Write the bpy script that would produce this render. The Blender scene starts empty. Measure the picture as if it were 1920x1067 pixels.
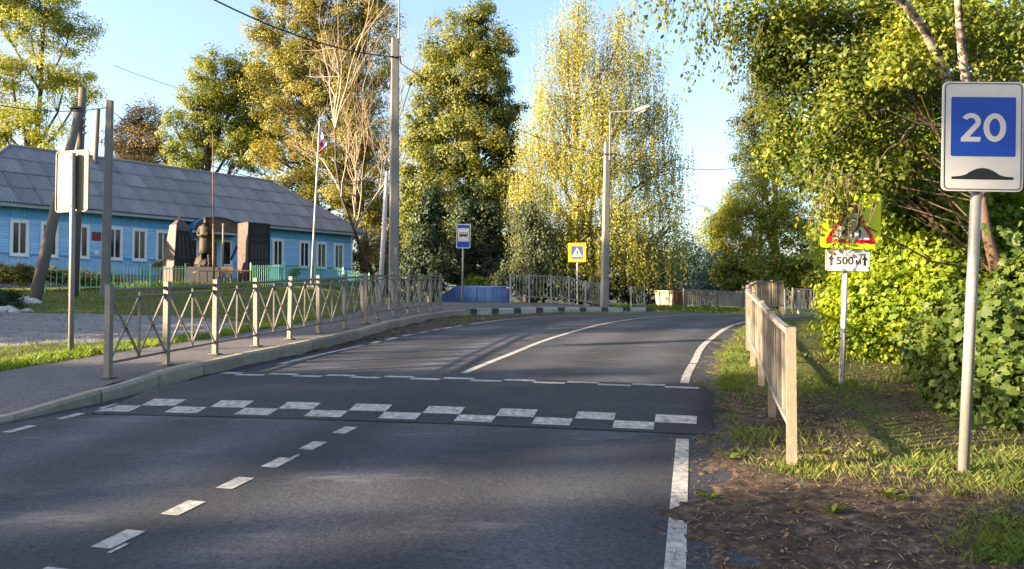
import bpy, bmesh, math
import numpy as np
from mathutils import Vector, Matrix

# ------------------------------------------------------------------ camera, sky, sun, exposure
scene = bpy.context.scene
FOC = 1450.0                      # focal length in pixels of the 1920 px wide photograph
PITCH = math.radians(1.521)
EYE = 1.6
cam_data = bpy.data.cameras.new("camera")
cam_data.sensor_width = 36.0
cam_data.lens = 36.0 * FOC / 1920.0
cam_data.clip_start = 0.05
cam_data.clip_end = 3000.0
cam = bpy.data.objects.new("camera", cam_data)
scene.collection.objects.link(cam)
cam.location = (0, 0, EYE)
cam.rotation_euler = (math.pi / 2 + PITCH, 0, 0)
scene.camera = cam

SUN_EL = math.radians(15.0)
SUN_AZ = math.atan2(-0.95, -0.31)          # compass bearing towards the sun, from +Y clockwise to +X
world = bpy.data.worlds.new("World")
scene.world = world
world.use_nodes = True
wn = world.node_tree
wn.nodes.clear()
sky = wn.nodes.new("ShaderNodeTexSky")
sky.sky_type = 'NISHITA'
sky.sun_disc = False
sky.sun_elevation = SUN_EL
sky.sun_rotation = SUN_AZ
sky.air_density = 1.0
sky.dust_density = 3.0
sky.ozone_density = 1.5
bg = wn.nodes.new("ShaderNodeBackground")
bg.inputs[1].default_value = 0.085
wo = wn.nodes.new("ShaderNodeOutputWorld")
wn.links.new(sky.outputs[0], bg.inputs[0])
wn.links.new(bg.outputs[0], wo.inputs[0])

sd = bpy.data.lights.new("sun", 'SUN')
sd.energy = 5.0
sd.angle = math.radians(0.6)
sd.color = (1.0, 0.77, 0.50)
sun = bpy.data.objects.new("sun", sd)
scene.collection.objects.link(sun)
sun_vec = Vector((math.sin(SUN_AZ) * math.cos(SUN_EL), math.cos(SUN_AZ) * math.cos(SUN_EL), math.sin(SUN_EL)))
sun.rotation_euler = (-sun_vec).to_track_quat('-Z', 'Y').to_euler()
sun.location = (-40, -20, 30)

vs = scene.view_settings
vs.view_transform = 'Standard'
vs.look = 'None'
vs.exposure = 2.58
vs.gamma = 1.0
vs.use_curve_mapping = False
scene.render.engine = 'CYCLES'
scene.cycles.use_denoising = True
scene.cycles.max_bounces = 6
scene.cycles.diffuse_bounces = 3
scene.cycles.glossy_bounces = 2
scene.cycles.transmission_bounces = 4
scene.cycles.transparent_max_bounces = 6
scene.cycles.caustics_reflective = False
scene.cycles.caustics_refractive = False

COL = scene.collection
rng = np.random.default_rng(11)

# ------------------------------------------------------------------ materials
def mat(name, c1, c2=None, scale=6.0, rough=0.8, bump=0.0, bscale=None, metal=0.0, detail=4.0, spec=0.35, contrast=0.5, objvar=0.0, stretch=None, island=0.0):
    m = bpy.data.materials.new(name)
    m.use_nodes = True
    nt = m.node_tree
    b = nt.nodes["Principled BSDF"]
    b.inputs["Roughness"].default_value = rough
    b.inputs["Metallic"].default_value = metal
    b.inputs["Specular IOR Level"].default_value = spec
    tc = nt.nodes.new("ShaderNodeTexCoord")
    vec = tc.outputs["Object"]
    if stretch:
        mp = nt.nodes.new("ShaderNodeMapping")
        mp.inputs["Scale"].default_value = stretch
        nt.links.new(vec, mp.inputs[0])
        vec = mp.outputs[0]
    if c2 is None:
        c2 = tuple(x * 0.75 for x in c1)
    nz = nt.nodes.new("ShaderNodeTexNoise")
    nz.inputs["Scale"].default_value = scale
    nz.inputs["Detail"].default_value = detail
    nz.inputs["Roughness"].default_value = 0.65
    nt.links.new(vec, nz.inputs[0])
    cr = nt.nodes.new("ShaderNodeValToRGB")
    cr.color_ramp.elements[0].position = 0.5 - contrast / 2
    cr.color_ramp.elements[1].position = 0.5 + contrast / 2
    cr.color_ramp.elements[0].color = (*c2, 1)
    cr.color_ramp.elements[1].color = (*c1, 1)
    nt.links.new(nz.outputs[0], cr.inputs[0])
    out = cr.outputs[0]
    if objvar or island:
        if island:
            oi = nt.nodes.new("ShaderNodeNewGeometry"); rnd = oi.outputs["Random Per Island"]; amt = island
        else:
            oi = nt.nodes.new("ShaderNodeObjectInfo"); rnd = oi.outputs["Random"]; amt = objvar
        mr = nt.nodes.new("ShaderNodeMapRange")
        mr.inputs[3].default_value = 1 - amt
        mr.inputs[4].default_value = 1 + amt
        nt.links.new(rnd, mr.inputs[0])
        hs = nt.nodes.new("ShaderNodeHueSaturation")
        nt.links.new(mr.outputs[0], hs.inputs["Value"])
        nt.links.new(out, hs.inputs["Color"])
        out = hs.outputs[0]
    nt.links.new(out, b.inputs["Base Color"])
    if bump:
        n2 = nt.nodes.new("ShaderNodeTexNoise")
        n2.inputs["Scale"].default_value = bscale or scale * 4
        n2.inputs["Detail"].default_value = 5
        nt.links.new(vec, n2.inputs[0])
        bp = nt.nodes.new("ShaderNodeBump")
        bp.inputs["Strength"].default_value = bump
        bp.inputs["Distance"].default_value = 0.02
        nt.links.new(n2.outputs[0], bp.inputs["Height"])
        nt.links.new(bp.outputs[0], b.inputs["Normal"])
    return m

def leafmat(name, cols, trans=0.38, patch=0.35, pscale=0.5, rough=0.55, rnd=0.62):
    """leaf with light coming through; every leaf its own tint, with slow drifts of colour through the crown"""
    m = bpy.data.materials.new(name)
    m.use_nodes = True
    nt = m.node_tree
    nt.nodes.clear()
    o = nt.nodes.new("ShaderNodeOutputMaterial")
    g = nt.nodes.new("ShaderNodeNewGeometry")
    tc = nt.nodes.new("ShaderNodeTexCoord")
    nz = nt.nodes.new("ShaderNodeTexNoise")
    nz.inputs["Scale"].default_value = pscale
    nz.inputs["Detail"].default_value = 2
    nt.links.new(tc.outputs["Object"], nz.inputs[0])
    sub = nt.nodes.new("ShaderNodeMath"); sub.operation = 'MULTIPLY_ADD'
    nt.links.new(nz.outputs[0], sub.inputs[0])
    sub.inputs[1].default_value = patch * 4
    sub.inputs[2].default_value = -patch * 2 + (1 - rnd) * 0.45
    rm = nt.nodes.new("ShaderNodeMath"); rm.operation = 'MULTIPLY'; rm.inputs[1].default_value = rnd
    nt.links.new(g.outputs["Random Per Island"], rm.inputs[0])
    ad = nt.nodes.new("ShaderNodeMath"); ad.operation = 'ADD'; ad.use_clamp = True
    nt.links.new(rm.outputs[0], ad.inputs[0])
    nt.links.new(sub.outputs[0], ad.inputs[1])
    cr = nt.nodes.new("ShaderNodeValToRGB")
    el = cr.color_ramp.elements
    n = len(cols)
    el[0].color = (*cols[0], 1); el[1].color = (*cols[-1], 1)
    for i in range(1, n - 1):
        e = el.new(i / (n - 1)); e.color = (*cols[i], 1)
    nt.links.new(ad.outputs[0], cr.inputs[0])
    p = nt.nodes.new("ShaderNodeBsdfPrincipled")
    p.inputs["Roughness"].default_value = rough
    p.inputs["Specular IOR Level"].default_value = 0.3
    nt.links.new(cr.outputs[0], p.inputs["Base Color"])
    t = nt.nodes.new("ShaderNodeBsdfTranslucent")
    hs = nt.nodes.new("ShaderNodeHueSaturation")
    hs.inputs["Hue"].default_value = 0.485
    hs.inputs["Saturation"].default_value = 1.1
    hs.inputs["Value"].default_value = 1.5
    nt.links.new(cr.outputs[0], hs.inputs["Color"])
    nt.links.new(hs.outputs[0], t.inputs[0])
    mx = nt.nodes.new("ShaderNodeMixShader")
    mx.inputs[0].default_value = trans
    nt.links.new(p.outputs[0], mx.inputs[1])
    nt.links.new(t.outputs[0], mx.inputs[2])
    nt.links.new(mx.outputs[0], o.inputs[0])
    return m

M = {}
M['paint'] = mat('road_paint', (0.44, 0.435, 0.42), (0.11, 0.11, 0.115), 16, 0.75, 0.3, 80, contrast=0.42, detail=8)
M['kerb'] = mat('kerb_concrete', (0.30, 0.26, 0.205), (0.19, 0.165, 0.13), 9, 0.9, 0.5, 60, objvar=0.14)
M['kerb_white'] = mat('kerb_white_paint', (0.46, 0.45, 0.43), (0.32, 0.31, 0.29), 8, 0.8, 0.3, 50)
M['kerb_black'] = mat('kerb_black_paint', (0.035, 0.037, 0.045), (0.07, 0.07, 0.07), 8, 0.8, 0.3, 50)
M['galv'] = mat('galvanised_steel', (0.26, 0.255, 0.25), (0.19, 0.185, 0.18), 18, 0.5, 0.1, 90, metal=0.25)
M['galv_lit'] = mat('sunlit_fence_steel', (0.22, 0.208, 0.188), (0.12, 0.113, 0.104), 22, 0.55, 0.15, 120, metal=0.1)  # sunlit look of galvanised railing steel put into the base colour
M['rail'] = mat('grey_fence_steel', (0.15, 0.142, 0.135), (0.10, 0.096, 0.092), 22, 0.5, 0.1, 90, metal=0.2)
M['bolt'] = mat('dark_bolt', (0.05, 0.05, 0.05), rough=0.6)
M['wirefence'] = mat('pale_grey_fence_paint', (0.30, 0.31, 0.31), (0.22, 0.23, 0.23), 20, 0.6)
M['board'] = mat('weathered_paint_with_gap_shade', (0.20, 0.178, 0.152), (0.05, 0.041, 0.035), 5, 0.85, 0.4, 60, detail=8, contrast=0.35, objvar=0.75, stretch=(3, 3, 0.9))  # worn paint; strong picket-to-picket tone also stands in for shaded gaps
M['board_post'] = mat('pale_beige_post', (0.23, 0.19, 0.145), (0.13, 0.10, 0.075), 10, 0.8, 0.3, 60, detail=8, contrast=0.4, stretch=(3, 3, 1))
M['board_rail'] = mat('grey_rail_worn', (0.24, 0.24, 0.24), (0.13, 0.12, 0.11), 14, 0.7, 0.3, 60, detail=8)
M['concrete'] = mat('pole_concrete', (0.21, 0.205, 0.195), (0.14, 0.136, 0.128), 4, 0.9, 0.4, 40, stretch=(2, 2, 0.5), detail=8)
M['old_wood'] = mat('grey_old_wood', (0.17, 0.145, 0.125), (0.09, 0.078, 0.068), 9, 0.9, 0.5, 30, stretch=(4, 4, 0.3), detail=8)
M['white_metal'] = mat('white_painted_metal', (0.48, 0.48, 0.48), (0.38, 0.38, 0.38), 12, 0.5, 0.05)
M['sign_white'] = mat('sign_white', (0.47, 0.465, 0.46), (0.40, 0.395, 0.39), 5, 0.4, 0.03, 30)
M['sign_blue'] = mat('sign_blue', (0.006, 0.045, 0.33), (0.005, 0.04, 0.28), 5, 0.35)
M['sign_black'] = mat('sign_black', (0.012, 0.012, 0.014), rough=0.5)
M['sign_yellow'] = mat('sign_fluorescent_yellow', (0.50, 0.56, 0.01), (0.46, 0.50, 0.01), 5, 0.45)
M['sign_amber'] = mat('sign_yellow', (0.62, 0.42, 0.01), (0.56, 0.38, 0.01), 5, 0.45)
M['sign_red'] = mat('sign_red', (0.55, 0.012, 0.02), (0.48, 0.012, 0.018), 5, 0.4)
M['sign_back'] = mat('sign_back_metal', (0.21, 0.165, 0.088), (0.18, 0.14, 0.075), 6, 0.55, 0.05, 40, metal=0.1)
M['wall_blue'] = mat('blue_siding_paint', (0.36, 0.58, 0.86), (0.28, 0.49, 0.78), 3, 0.75, 0.2, 60, detail=8, island=0.09, stretch=(0.6, 0.6, 3))
M['wall_blue2'] = mat('deeper_blue_board_paint', (0.15, 0.46, 0.84), (0.11, 0.38, 0.76), 3, 0.75, 0.2, 60, detail=8, island=0.08, stretch=(3, 3, 0.6))
M['porch_blue'] = mat('porch_blue_paint', (0.035, 0.12, 0.26), (0.028, 0.09, 0.2), 5, 0.7)
M['trim'] = mat('white_window_trim', (0.80, 0.81, 0.84), (0.70, 0.71, 0.75), 5, 0.6, 0.1, 50)
M['glass'] = mat('dark_window_glass', (0.02, 0.022, 0.025), rough=0.08, spec=0.5)
M['curtain'] = mat('lace_curtain', (0.30, 0.30, 0.30), (0.06, 0.06, 0.065), 30, 0.8, contrast=0.2)
M['roof'] = mat('asbestos_sheet', (0.23, 0.23, 0.25), (0.135, 0.137, 0.15), 1.3, 0.92, 0.3, 50, detail=8, objvar=0.16, contrast=0.6)
M['fascia'] = mat('pale_fascia', (0.38, 0.42, 0.46), (0.28, 0.32, 0.36), 5, 0.7)
M['foundation'] = mat('foundation_plaster', (0.30, 0.30, 0.30), rough=0.9)
M['granite'] = mat('brown_granite', (0.105, 0.072, 0.064), (0.035, 0.026, 0.025), 5, 0.45, 0.1, 60, detail=9, contrast=0.35)
M['granite_dark'] = mat('polished_black_granite', (0.012, 0.013, 0.015), (0.025, 0.025, 0.027), 12, 0.5, detail=9, spec=0.15)
M['granite_line'] = mat('engraved_grey', (0.05, 0.05, 0.052), (0.025, 0.025, 0.026), 40, 0.7)
M['bronze'] = mat('dark_bronze', (0.05, 0.04, 0.033), (0.028, 0.023, 0.02), 9, 0.65, 0.2, 40, metal=0.5)
M['pedestal'] = mat('grey_stone_pedestal', (0.24, 0.22, 0.21), (0.17, 0.16, 0.155), 6, 0.7)
M['ochre'] = mat('ochre_paint', (0.17, 0.105, 0.045), (0.12, 0.075, 0.035), 8, 0.7)
M['rust'] = mat('rusty_steel', (0.20, 0.11, 0.065), (0.10, 0.06, 0.045), 10, 0.8)
M['green'] = mat('green_fence_paint', (0.03, 0.32, 0.22), (0.03, 0.25, 0.17), 8, 0.6)
M['palegreen'] = mat('pale_green_fence_paint', (0.33, 0.58, 0.36), (0.27, 0.5, 0.3), 8, 0.6)
M['blue_fence'] = mat('blue_sheet_fence', (0.006, 0.035, 0.14), (0.005, 0.028, 0.11), 6, 0.55, island=0.1)
M['bin'] = mat('rusty_pale_container', (0.50, 0.43, 0.38), (0.40, 0.29, 0.20), 1.6, 0.8, 0.2, 30, detail=8, contrast=0.35, stretch=(1, 1, 1.6))
M['dark'] = mat('dark_metal', (0.03, 0.03, 0.032), rough=0.6)
M['cable'] = mat('black_cable', (0.025, 0.025, 0.028), rough=0.6)
M['cable_grey'] = mat('grey_cable', (0.16, 0.16, 0.16), rough=0.6)
M['bark'] = mat('brown_bark', (0.11, 0.085, 0.065), (0.045, 0.036, 0.03), 6, 0.95, 0.8, 18, stretch=(3, 3, 0.6), detail=8)
M['bark_pale'] = mat('dry_branch_bark', (0.36, 0.29, 0.21), (0.22, 0.17, 0.12), 6, 0.9, 0.4, 18)
M['bark_orange'] = mat('reddish_brown_bark', (0.13, 0.078, 0.05), (0.045, 0.032, 0.026), 5, 0.95, 0.8, 20, stretch=(3, 3, 0.8), detail=8)
M['birch_bark'] = mat('white_birch_bark', (0.40, 0.34, 0.28), (0.05, 0.042, 0.036), 7, 0.85, 0.5, 20, stretch=(1, 1, 2.2), detail=6, contrast=0.16)
M['stone'] = mat('pale_rubble', (0.42, 0.41, 0.39), (0.30, 0.29, 0.28), 6, 0.9, 0.5, 30, objvar=0.15)
M['crumb'] = mat('soil_crumbs', (0.06, 0.045, 0.035), (0.03, 0.024, 0.02), 30, 0.95, island=0.4)
M['grit'] = mat('pale_grit', (0.26, 0.24, 0.21), (0.15, 0.14, 0.12), 30, 0.95, island=0.35)
M['litter'] = leafmat('dry_fallen_leaf', [(0.10, 0.05, 0.025), (0.20, 0.12, 0.05), (0.30, 0.22, 0.08)], 0.1)
M['red_plaque'] = mat('red_plaque', (0.26, 0.03, 0.045), rough=0.5)
M['flag_white'] = mat('flag_white_cloth', (0.68, 0.67, 0.68), rough=0.9)
M['flag_blue'] = mat('flag_blue_cloth', (0.06, 0.09, 0.38), rough=0.9)
M['flag_red'] = mat('flag_red_cloth', (0.55, 0.03, 0.04), rough=0.9)
M['flower'] = mat('yellow_flowers', (0.60, 0.50, 0.02), (0.5, 0.4, 0.02), 10, 0.8)

# foliage palettes (linear base colours)
M['lf_poplar'] = leafmat('poplar_leaf', [(0.09, 0.13, 0.025), (0.18, 0.22, 0.035), (0.30, 0.31, 0.05), (0.40, 0.37, 0.06)], 0.42, 0.3, 0.35)
M['lf_brown'] = leafmat('browning_leaf', [(0.13, 0.10, 0.035), (0.24, 0.17, 0.06), (0.34, 0.23, 0.09), (0.28, 0.24, 0.06)], 0.25, 0.3, 0.4)
M['lf_maple'] = leafmat('maple_leaf', [(0.045, 0.075, 0.012), (0.10, 0.14, 0.016), (0.18, 0.20, 0.02), (0.28, 0.26, 0.03)], 0.3, 0.3, 0.4)
M['lf_lime'] = leafmat('lime_leaf', [(0.07, 0.085, 0.02), (0.15, 0.155, 0.03), (0.25, 0.23, 0.05), (0.36, 0.30, 0.09)], 0.36, 0.35, 0.3)
M['lf_elm'] = leafmat('elm_leaf', [(0.04, 0.062, 0.016), (0.09, 0.115, 0.022), (0.17, 0.18, 0.028), (0.28, 0.25, 0.036)], 0.34, 0.3, 0.35)
M['lf_dark'] = leafmat('dark_evergreen_leaf', [(0.014, 0.026, 0.012), (0.026, 0.045, 0.016), (0.04, 0.06, 0.018)], 0.15, 0.3, 0.5)
M['lf_birch'] = leafmat('weeping_birch_leaf', [(0.10, 0.13, 0.035), (0.20, 0.22, 0.05), (0.33, 0.32, 0.07), (0.46, 0.40, 0.12)], 0.45, 0.3, 0.4)
M['lf_nearbirch'] = leafmat('birch_leaf', [(0.04, 0.065, 0.014), (0.07, 0.105, 0.018), (0.13, 0.165, 0.022), (0.33, 0.31, 0.03)], 0.42, 0.25, 0.7)
M['lf_willow'] = leafmat('grey_green_leaf', [(0.055, 0.075, 0.04), (0.08, 0.10, 0.045), (0.11, 0.125, 0.05)], 0.3, 0.3, 0.5)
M['lf_shrub'] = leafmat('yellow_green_shrub_leaf', [(0.07, 0.11, 0.014), (0.15, 0.19, 0.02), (0.25, 0.26, 0.03), (0.35, 0.32, 0.04)], 0.45, 0.3, 0.5)
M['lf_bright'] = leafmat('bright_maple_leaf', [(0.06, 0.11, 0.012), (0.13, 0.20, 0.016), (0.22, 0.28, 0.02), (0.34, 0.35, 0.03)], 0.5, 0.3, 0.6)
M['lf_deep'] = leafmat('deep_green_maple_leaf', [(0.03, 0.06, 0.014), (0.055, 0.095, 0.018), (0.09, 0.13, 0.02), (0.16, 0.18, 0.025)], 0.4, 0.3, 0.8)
M['lf_far'] = leafmat('far_blue_green_leaf', [(0.025, 0.05, 0.045), (0.04, 0.07, 0.055), (0.055, 0.09, 0.06)], 0.2, 0.2, 0.4)
M['lf_hedge'] = leafmat('hedge_leaf', [(0.05, 0.075, 0.014), (0.11, 0.12, 0.02), (0.22, 0.18, 0.03)], 0.25, 0.3, 1.0)
M['grass'] = leafmat('grass_blade', [(0.05, 0.085, 0.018), (0.085, 0.13, 0.022), (0.14, 0.17, 0.03), (0.25, 0.22, 0.07)], 0.35, 0.35, 0.9)
M['grass_lush'] = leafmat('lush_grass_blade', [(0.07, 0.13, 0.02), (0.12, 0.19, 0.025), (0.19, 0.24, 0.03)], 0.4, 0.3, 0.9)
M['weed'] = leafmat('weed_leaf', [(0.05, 0.10, 0.018), (0.10, 0.16, 0.02), (0.24, 0.25, 0.03)], 0.4, 0.2, 2.0)

# ------------------------------------------------------------------ mesh helpers
class MB:
    def __init__(self):
        self.v = []; self.f = []
    def add(self, vs_, fs_):
        o = len(self.v)
        self.v.extend([tuple(float(c) for c in p) for p in vs_])
        self.f.extend([tuple(i + o for i in f) for f in fs_])
        return self
    def frame_box(self, c, ax, ay, az, sx, sy, sz):
        c = Vector(c); ax = Vector(ax) * sx / 2; ay = Vector(ay) * sy / 2; az = Vector(az) * sz / 2
        p = [c + a * ax + b * ay + d * az for d in (-1, 1) for b in (-1, 1) for a in (-1, 1)]
        return self.add(p, [(0, 2, 3, 1), (4, 5, 7, 6), (0, 1, 5, 4), (2, 6, 7, 3), (0, 4, 6, 2), (1, 3, 7, 5)])
    def box(self, c, s, rz=0.0):
        ca, sa = math.cos(rz), math.sin(rz)
        return self.frame_box(c, (ca, sa, 0), (-sa, ca, 0), (0, 0, 1), *s)
    def bar(self, p0, p1, w, h, up=(0, 0, 1)):
        p0 = Vector(p0); p1 = Vector(p1); d = p1 - p0; L = d.length; d.normalize()
        up = Vector(up)
        if abs(d.dot(up)) > 0.98: up = Vector((1, 0, 0))
        s = d.cross(up).normalized(); u = s.cross(d)
        return self.frame_box((p0 + p1) / 2, d, s, u, L, w, h)
    def tube(self, pts, rad, n=8, cap=True):
        pts = [Vector(p) for p in pts]
        if not hasattr(rad, '__len__'): rad = [rad] * len(pts)
        vs_ = []; fs_ = []
        ref = None
        for i, p in enumerate(pts):
            d = (pts[min(i + 1, len(pts) - 1)] - pts[max(i - 1, 0)]).normalized()
            if ref is None:
                ref = Vector((1, 0, 0)) if abs(d.x) < 0.8 else Vector((0, 1, 0))
            a = d.cross(ref)
            if a.length < 1e-5: a = d.cross(Vector((0.3, 0.8, 0.2)))
            a.normalize(); b = d.cross(a); ref = b.cross(d) if False else ref
            for k in range(n):
                t = 2 * math.pi * k / n
                vs_.append(p + (a * math.cos(t) + b * math.sin(t)) * rad[i])
        for i in range(len(pts) - 1):
            for k in range(n):
                k2 = (k + 1) % n
                fs_.append((i * n + k, i * n + k2, (i + 1) * n + k2, (i + 1) * n + k))
        if cap:
            fs_.append(tuple(range(n))[::-1]); fs_.append(tuple(range((len(pts) - 1) * n, len(pts) * n)))
        return self.add(vs_, fs_)
    def prism(self, poly, org, u, v, n, t):
        """poly in (u,v) coordinates about org, extruded from 0 to t along n"""
        org = Vector(org); u = Vector(u); v = Vector(v); n = Vector(n); k = len(poly)
        a = [org + u * x + v * y for x, y in poly]
        return self.add(a + [p + n * t for p in a], [tuple(range(k))[::-1], tuple(range(k, 2 * k))] + [(i, (i + 1) % k, k + (i + 1) % k, k + i) for i in range(k)])

def raw_obj(name, me, m, parent=None, loc=(0, 0, 0)):
    if m is not None and not me.materials: me.materials.append(m)
    o = bpy.data.objects.new(name, me)
    COL.objects.link(o)
    o.location = loc
    if parent is not None: o.parent = parent
    return o

def origin_of(o):
    p = Vector((0, 0, 0))
    while o is not None:
        p += Vector(o.location); o = o.parent
    return p

def build(name, mb, m, parent=None, smooth=False, base=None):
    """mb holds world coordinates; the object's origin is the parent's origin or base"""
    org = origin_of(parent) if parent is not None else Vector(base or (0, 0, 0))
    me = bpy.data.meshes.new(name)
    me.from_pydata([(p[0] - org.x, p[1] - org.y, p[2] - org.z) for p in mb.v], [], mb.f)
    if smooth: me.polygons.foreach_set("use_smooth", [True] * len(me.polygons))
    me.update()
    return raw_obj(name, me, m, parent, (0, 0, 0) if parent is not None else org)

def tag(o, label=None, cat=None, group=None, kind=None):
    if label: o['label'] = label
    if cat: o['category'] = cat
    if group: o['group'] = group
    if kind: o['kind'] = kind
    return o

def thing(name, label, cat, loc, group=None):
    o = bpy.data.objects.new(name, None)
    o.empty_display_size = 0.2
    COL.objects.link(o)
    o.location = loc
    return tag(o, label, cat, group)

def arr_mesh(name, verts, k):
    """verts (N*k,3): N polygons of k corners each"""
    n = len(verts) // k
    me = bpy.data.meshes.new(name)
    me.vertices.add(n * k)
    me.vertices.foreach_set("co", np.ascontiguousarray(verts, dtype=np.float32).ravel())
    me.loops.add(n * k)
    me.loops.foreach_set("vertex_index", np.arange(n * k, dtype=np.int32))
    me.polygons.add(n)
    me.polygons.foreach_set("loop_start", np.arange(0, n * k, k, dtype=np.int32))
    me.polygons.foreach_set("loop_total", np.full(n, k, dtype=np.int32))
    me.update(calc_edges=True)
    return me

LEAF = {
    'diamond': np.array([(-.5, 0, 0), (0, .30, .05), (.5, 0, 0), (-.02, -.30, .05)]),
    'oval': np.array([(-.5, 0, 0), (-.22, .26, .05), (.16, .24, .05), (.5, 0, -.03), (.16, -.24, .05), (-.22, -.26, .05)]),
    'slim': np.array([(-.5, 0, 0), (0, .13, .03), (.5, 0, -.05), (0, -.13, .03)]),
    'maple': np.array([(-.42, 0, 0), (-.36, .20, .0), (-.10, .50, .0), (.0, .24, .0), (.26, .38, .0), (.22, .15, .0), (.55, 0, .0),
                       (.22, -.15, .0), (.26, -.38, .0), (.0, -.24, .0), (-.10, -.50, .0), (-.36, -.20, .0)]),
}
LEAF['lobed'] = np.array([(-.42, 0, 0), (-.15, .46, 0), (.02, .22, 0), (.30, .34, 0), (.55, 0, 0), (.30, -.34, 0), (.02, -.22, 0), (-.15, -.46, 0)])
def unit(a):
    return a / np.maximum(np.linalg.norm(a, axis=-1, keepdims=True), 1e-9)

def leaf_verts(c, s, shape, r, nrm=None, tdir=None, spread=1.0):
    """c (N,3) centres, s (N,) sizes; nrm: preferred normal, tdir: preferred leaf axis"""
    n = len(c)
    N_ = r.normal(size=(n, 3))
    if nrm is not None: N_ = unit(N_) * spread + nrm
    N_ = unit(N_)
    Tn = r.normal(size=(n, 3))
    if tdir is not None: Tn = unit(Tn) * 0.6 + tdir
    Tn = unit(Tn - N_ * np.sum(Tn * N_, 1, keepdims=True))
    B = np.cross(N_, Tn)
    tp = LEAF[shape]
    V = (c[:, None, :] + s[:, None, None] * (tp[None, :, 0, None] * Tn[:, None, :] + tp[None, :, 1, None] * B[:, None, :] + tp[None, :, 2, None] * N_[:, None, :]))
    return V.reshape(-1, 3), tp.shape[0]

# smooth value noise
_perm = np.random.default_rng(5).random((256, 256))
def vnoise(x, y):
    x = np.asarray(x, float); y = np.asarray(y, float)
    xi = np.floor(x).astype(int); yi = np.floor(y).astype(int)
    fx = x - xi; fy = y - yi
    fx = fx * fx * (3 - 2 * fx); fy = fy * fy * (3 - 2 * fy)
    g = lambda a, b: _perm[a & 255, b & 255]
    return (g(xi, yi) * (1 - fx) + g(xi + 1, yi) * fx) * (1 - fy) + (g(xi, yi + 1) * (1 - fx) + g(xi + 1, yi + 1) * fx) * fy
def fbm(x, y, o=4):
    s = 0; a = 0.5
    for i in range(o):
        s = s + a * vnoise(x * 2 ** i + 17.3 * i, y * 2 ** i + 9.1 * i); a *= 0.5
    return s / (1 - 0.5 ** o)
def sst(a, b, x):
    t = np.clip((np.asarray(x, float) - a) / (b - a), 0, 1)
    return t * t * (3 - 2 * t)
def interp_xy(y, pts):
    p = np.array(pts, float)
    return np.interp(y, p[:, 1], p[:, 0])

# ------------------------------------------------------------------ lie of the land
KERB = [(-7.9, -6), (-5.9, 3.5), (-5.4, 6), (-5.0, 7.6), (-4.55, 8.9), (-4.15, 11.3), (-3.3, 14.5), (-2.7, 18.5), (-1.9, 23), (0, 26.3), (3.2, 29.8), (6.3, 32), (10.2, 33.6), (60, 46), (400, 130)]
WALK = [(-9.6, -6), (-7.9, 4), (-7.2, 7), (-6.5, 9.8), (-6.1, 11.7), (-5.2, 14.7), (-4.7, 17.8), (-4.3, 21), (-4.6, 24), (-4.5, 28), (-2, 33), (2, 36), (8, 38), (60, 50), (400, 135)]
def kerb_x(y): return interp_xy(y, KERB)
def walk_x(y): return interp_xy(y, WALK)
def zL(y):
    y = np.asarray(y, float)
    return np.where(y < 15, 0.06 * np.maximum(y, -20), 0.9 + 0.065 * (np.minimum(y, 60) - 15) + 0.01 * np.maximum(np.minimum(y, 400) - 60, 0) * 0.3)
def zR(y):
    y = np.asarray(y, float)
    t = np.clip(y - 16, 0, 11.6)
    return 0.06 * np.clip(y, -20, 16) + 0.06 * t - 0.06 * t * t / (2 * 11.6)
def T(x, y):
    x = np.asarray(x, float); y = np.asarray(y, float)
    xh = np.where(y < 23, kerb_x(y), np.interp(y, [23, 30, 40, 60, 200], [-1.9, -3.5, -4.5, -6.5, -20]))
    w = sst(0, 6.5, xh - x)
    z = zR(y) * (1 - w) + zL(y) * w + 0.2 * (1 - w) * sst(0, 4, kerb_x(y) - x) * sst(5, 1, x) * sst(22, 27, y)
    return z - 0.035 * np.clip(x - 7, 0, 14) * sst(24, 34, y)
def kerb_h(y): return np.interp(y, [6.5, 7.6, 8.2, 8.9, 22, 27], [0.05, 0.05, 0.08, 0.18, 0.17, 0.20])
def GZ(x, y):
    """ground outside the road"""
    far = y > 32.5 and x > 3.0
    return float(T(x, y) + (kerb_h(y) if (x < kerb_x(y) and not far) else (0.10 if far else 0.02)))

def catmull(P, n=24):
    P = np.array(P, float)
    out = []
    for i in range(len(P) - 1):
        p0 = P[max(i - 1, 0)]; p1 = P[i]; p2 = P[i + 1]; p3 = P[min(i + 2, len(P) - 1)]
        for k in range(n):
            t = k / n
            out.append(0.5 * ((2 * p1) + (-p0 + p2) * t + (2 * p0 - 5 * p1 + 4 * p2 - p3) * t * t + (-p0 + 3 * p1 - 3 * p2 + p3) * t ** 3))
    out.append(P[-1])
    return np.array(out)
RP = catmull([(-4.9, -20), (-2.45, -10), (-.1, 0), (.87, 4.15), (1.57, 7.14), (2.2, 9.9), (2.79, 11.9), (3.8, 15), (5.9, 19.8), (8.9, 23.6), (13.3, 26.8), (20, 29.3), (40, 33), (90, 38)])
RS = np.concatenate([[0], np.cumsum(np.linalg.norm(np.diff(RP, axis=0), axis=1))])
_tg = unit(np.gradient(RP, axis=0))
RN = np.stack([-_tg[:, 1], _tg[:, 0]], 1)
def road_s(y): return float(np.interp(y, RP[:, 1], RS))
def road_xy(s, off):
    s = np.asarray(s, float)
    x = np.interp(s, RS, RP[:, 0]); y = np.interp(s, RS, RP[:, 1])
    nx = np.interp(s, RS, RN[:, 0]); ny = np.interp(s, RS, RN[:, 1])
    return x + nx * off, y + ny * off
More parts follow.
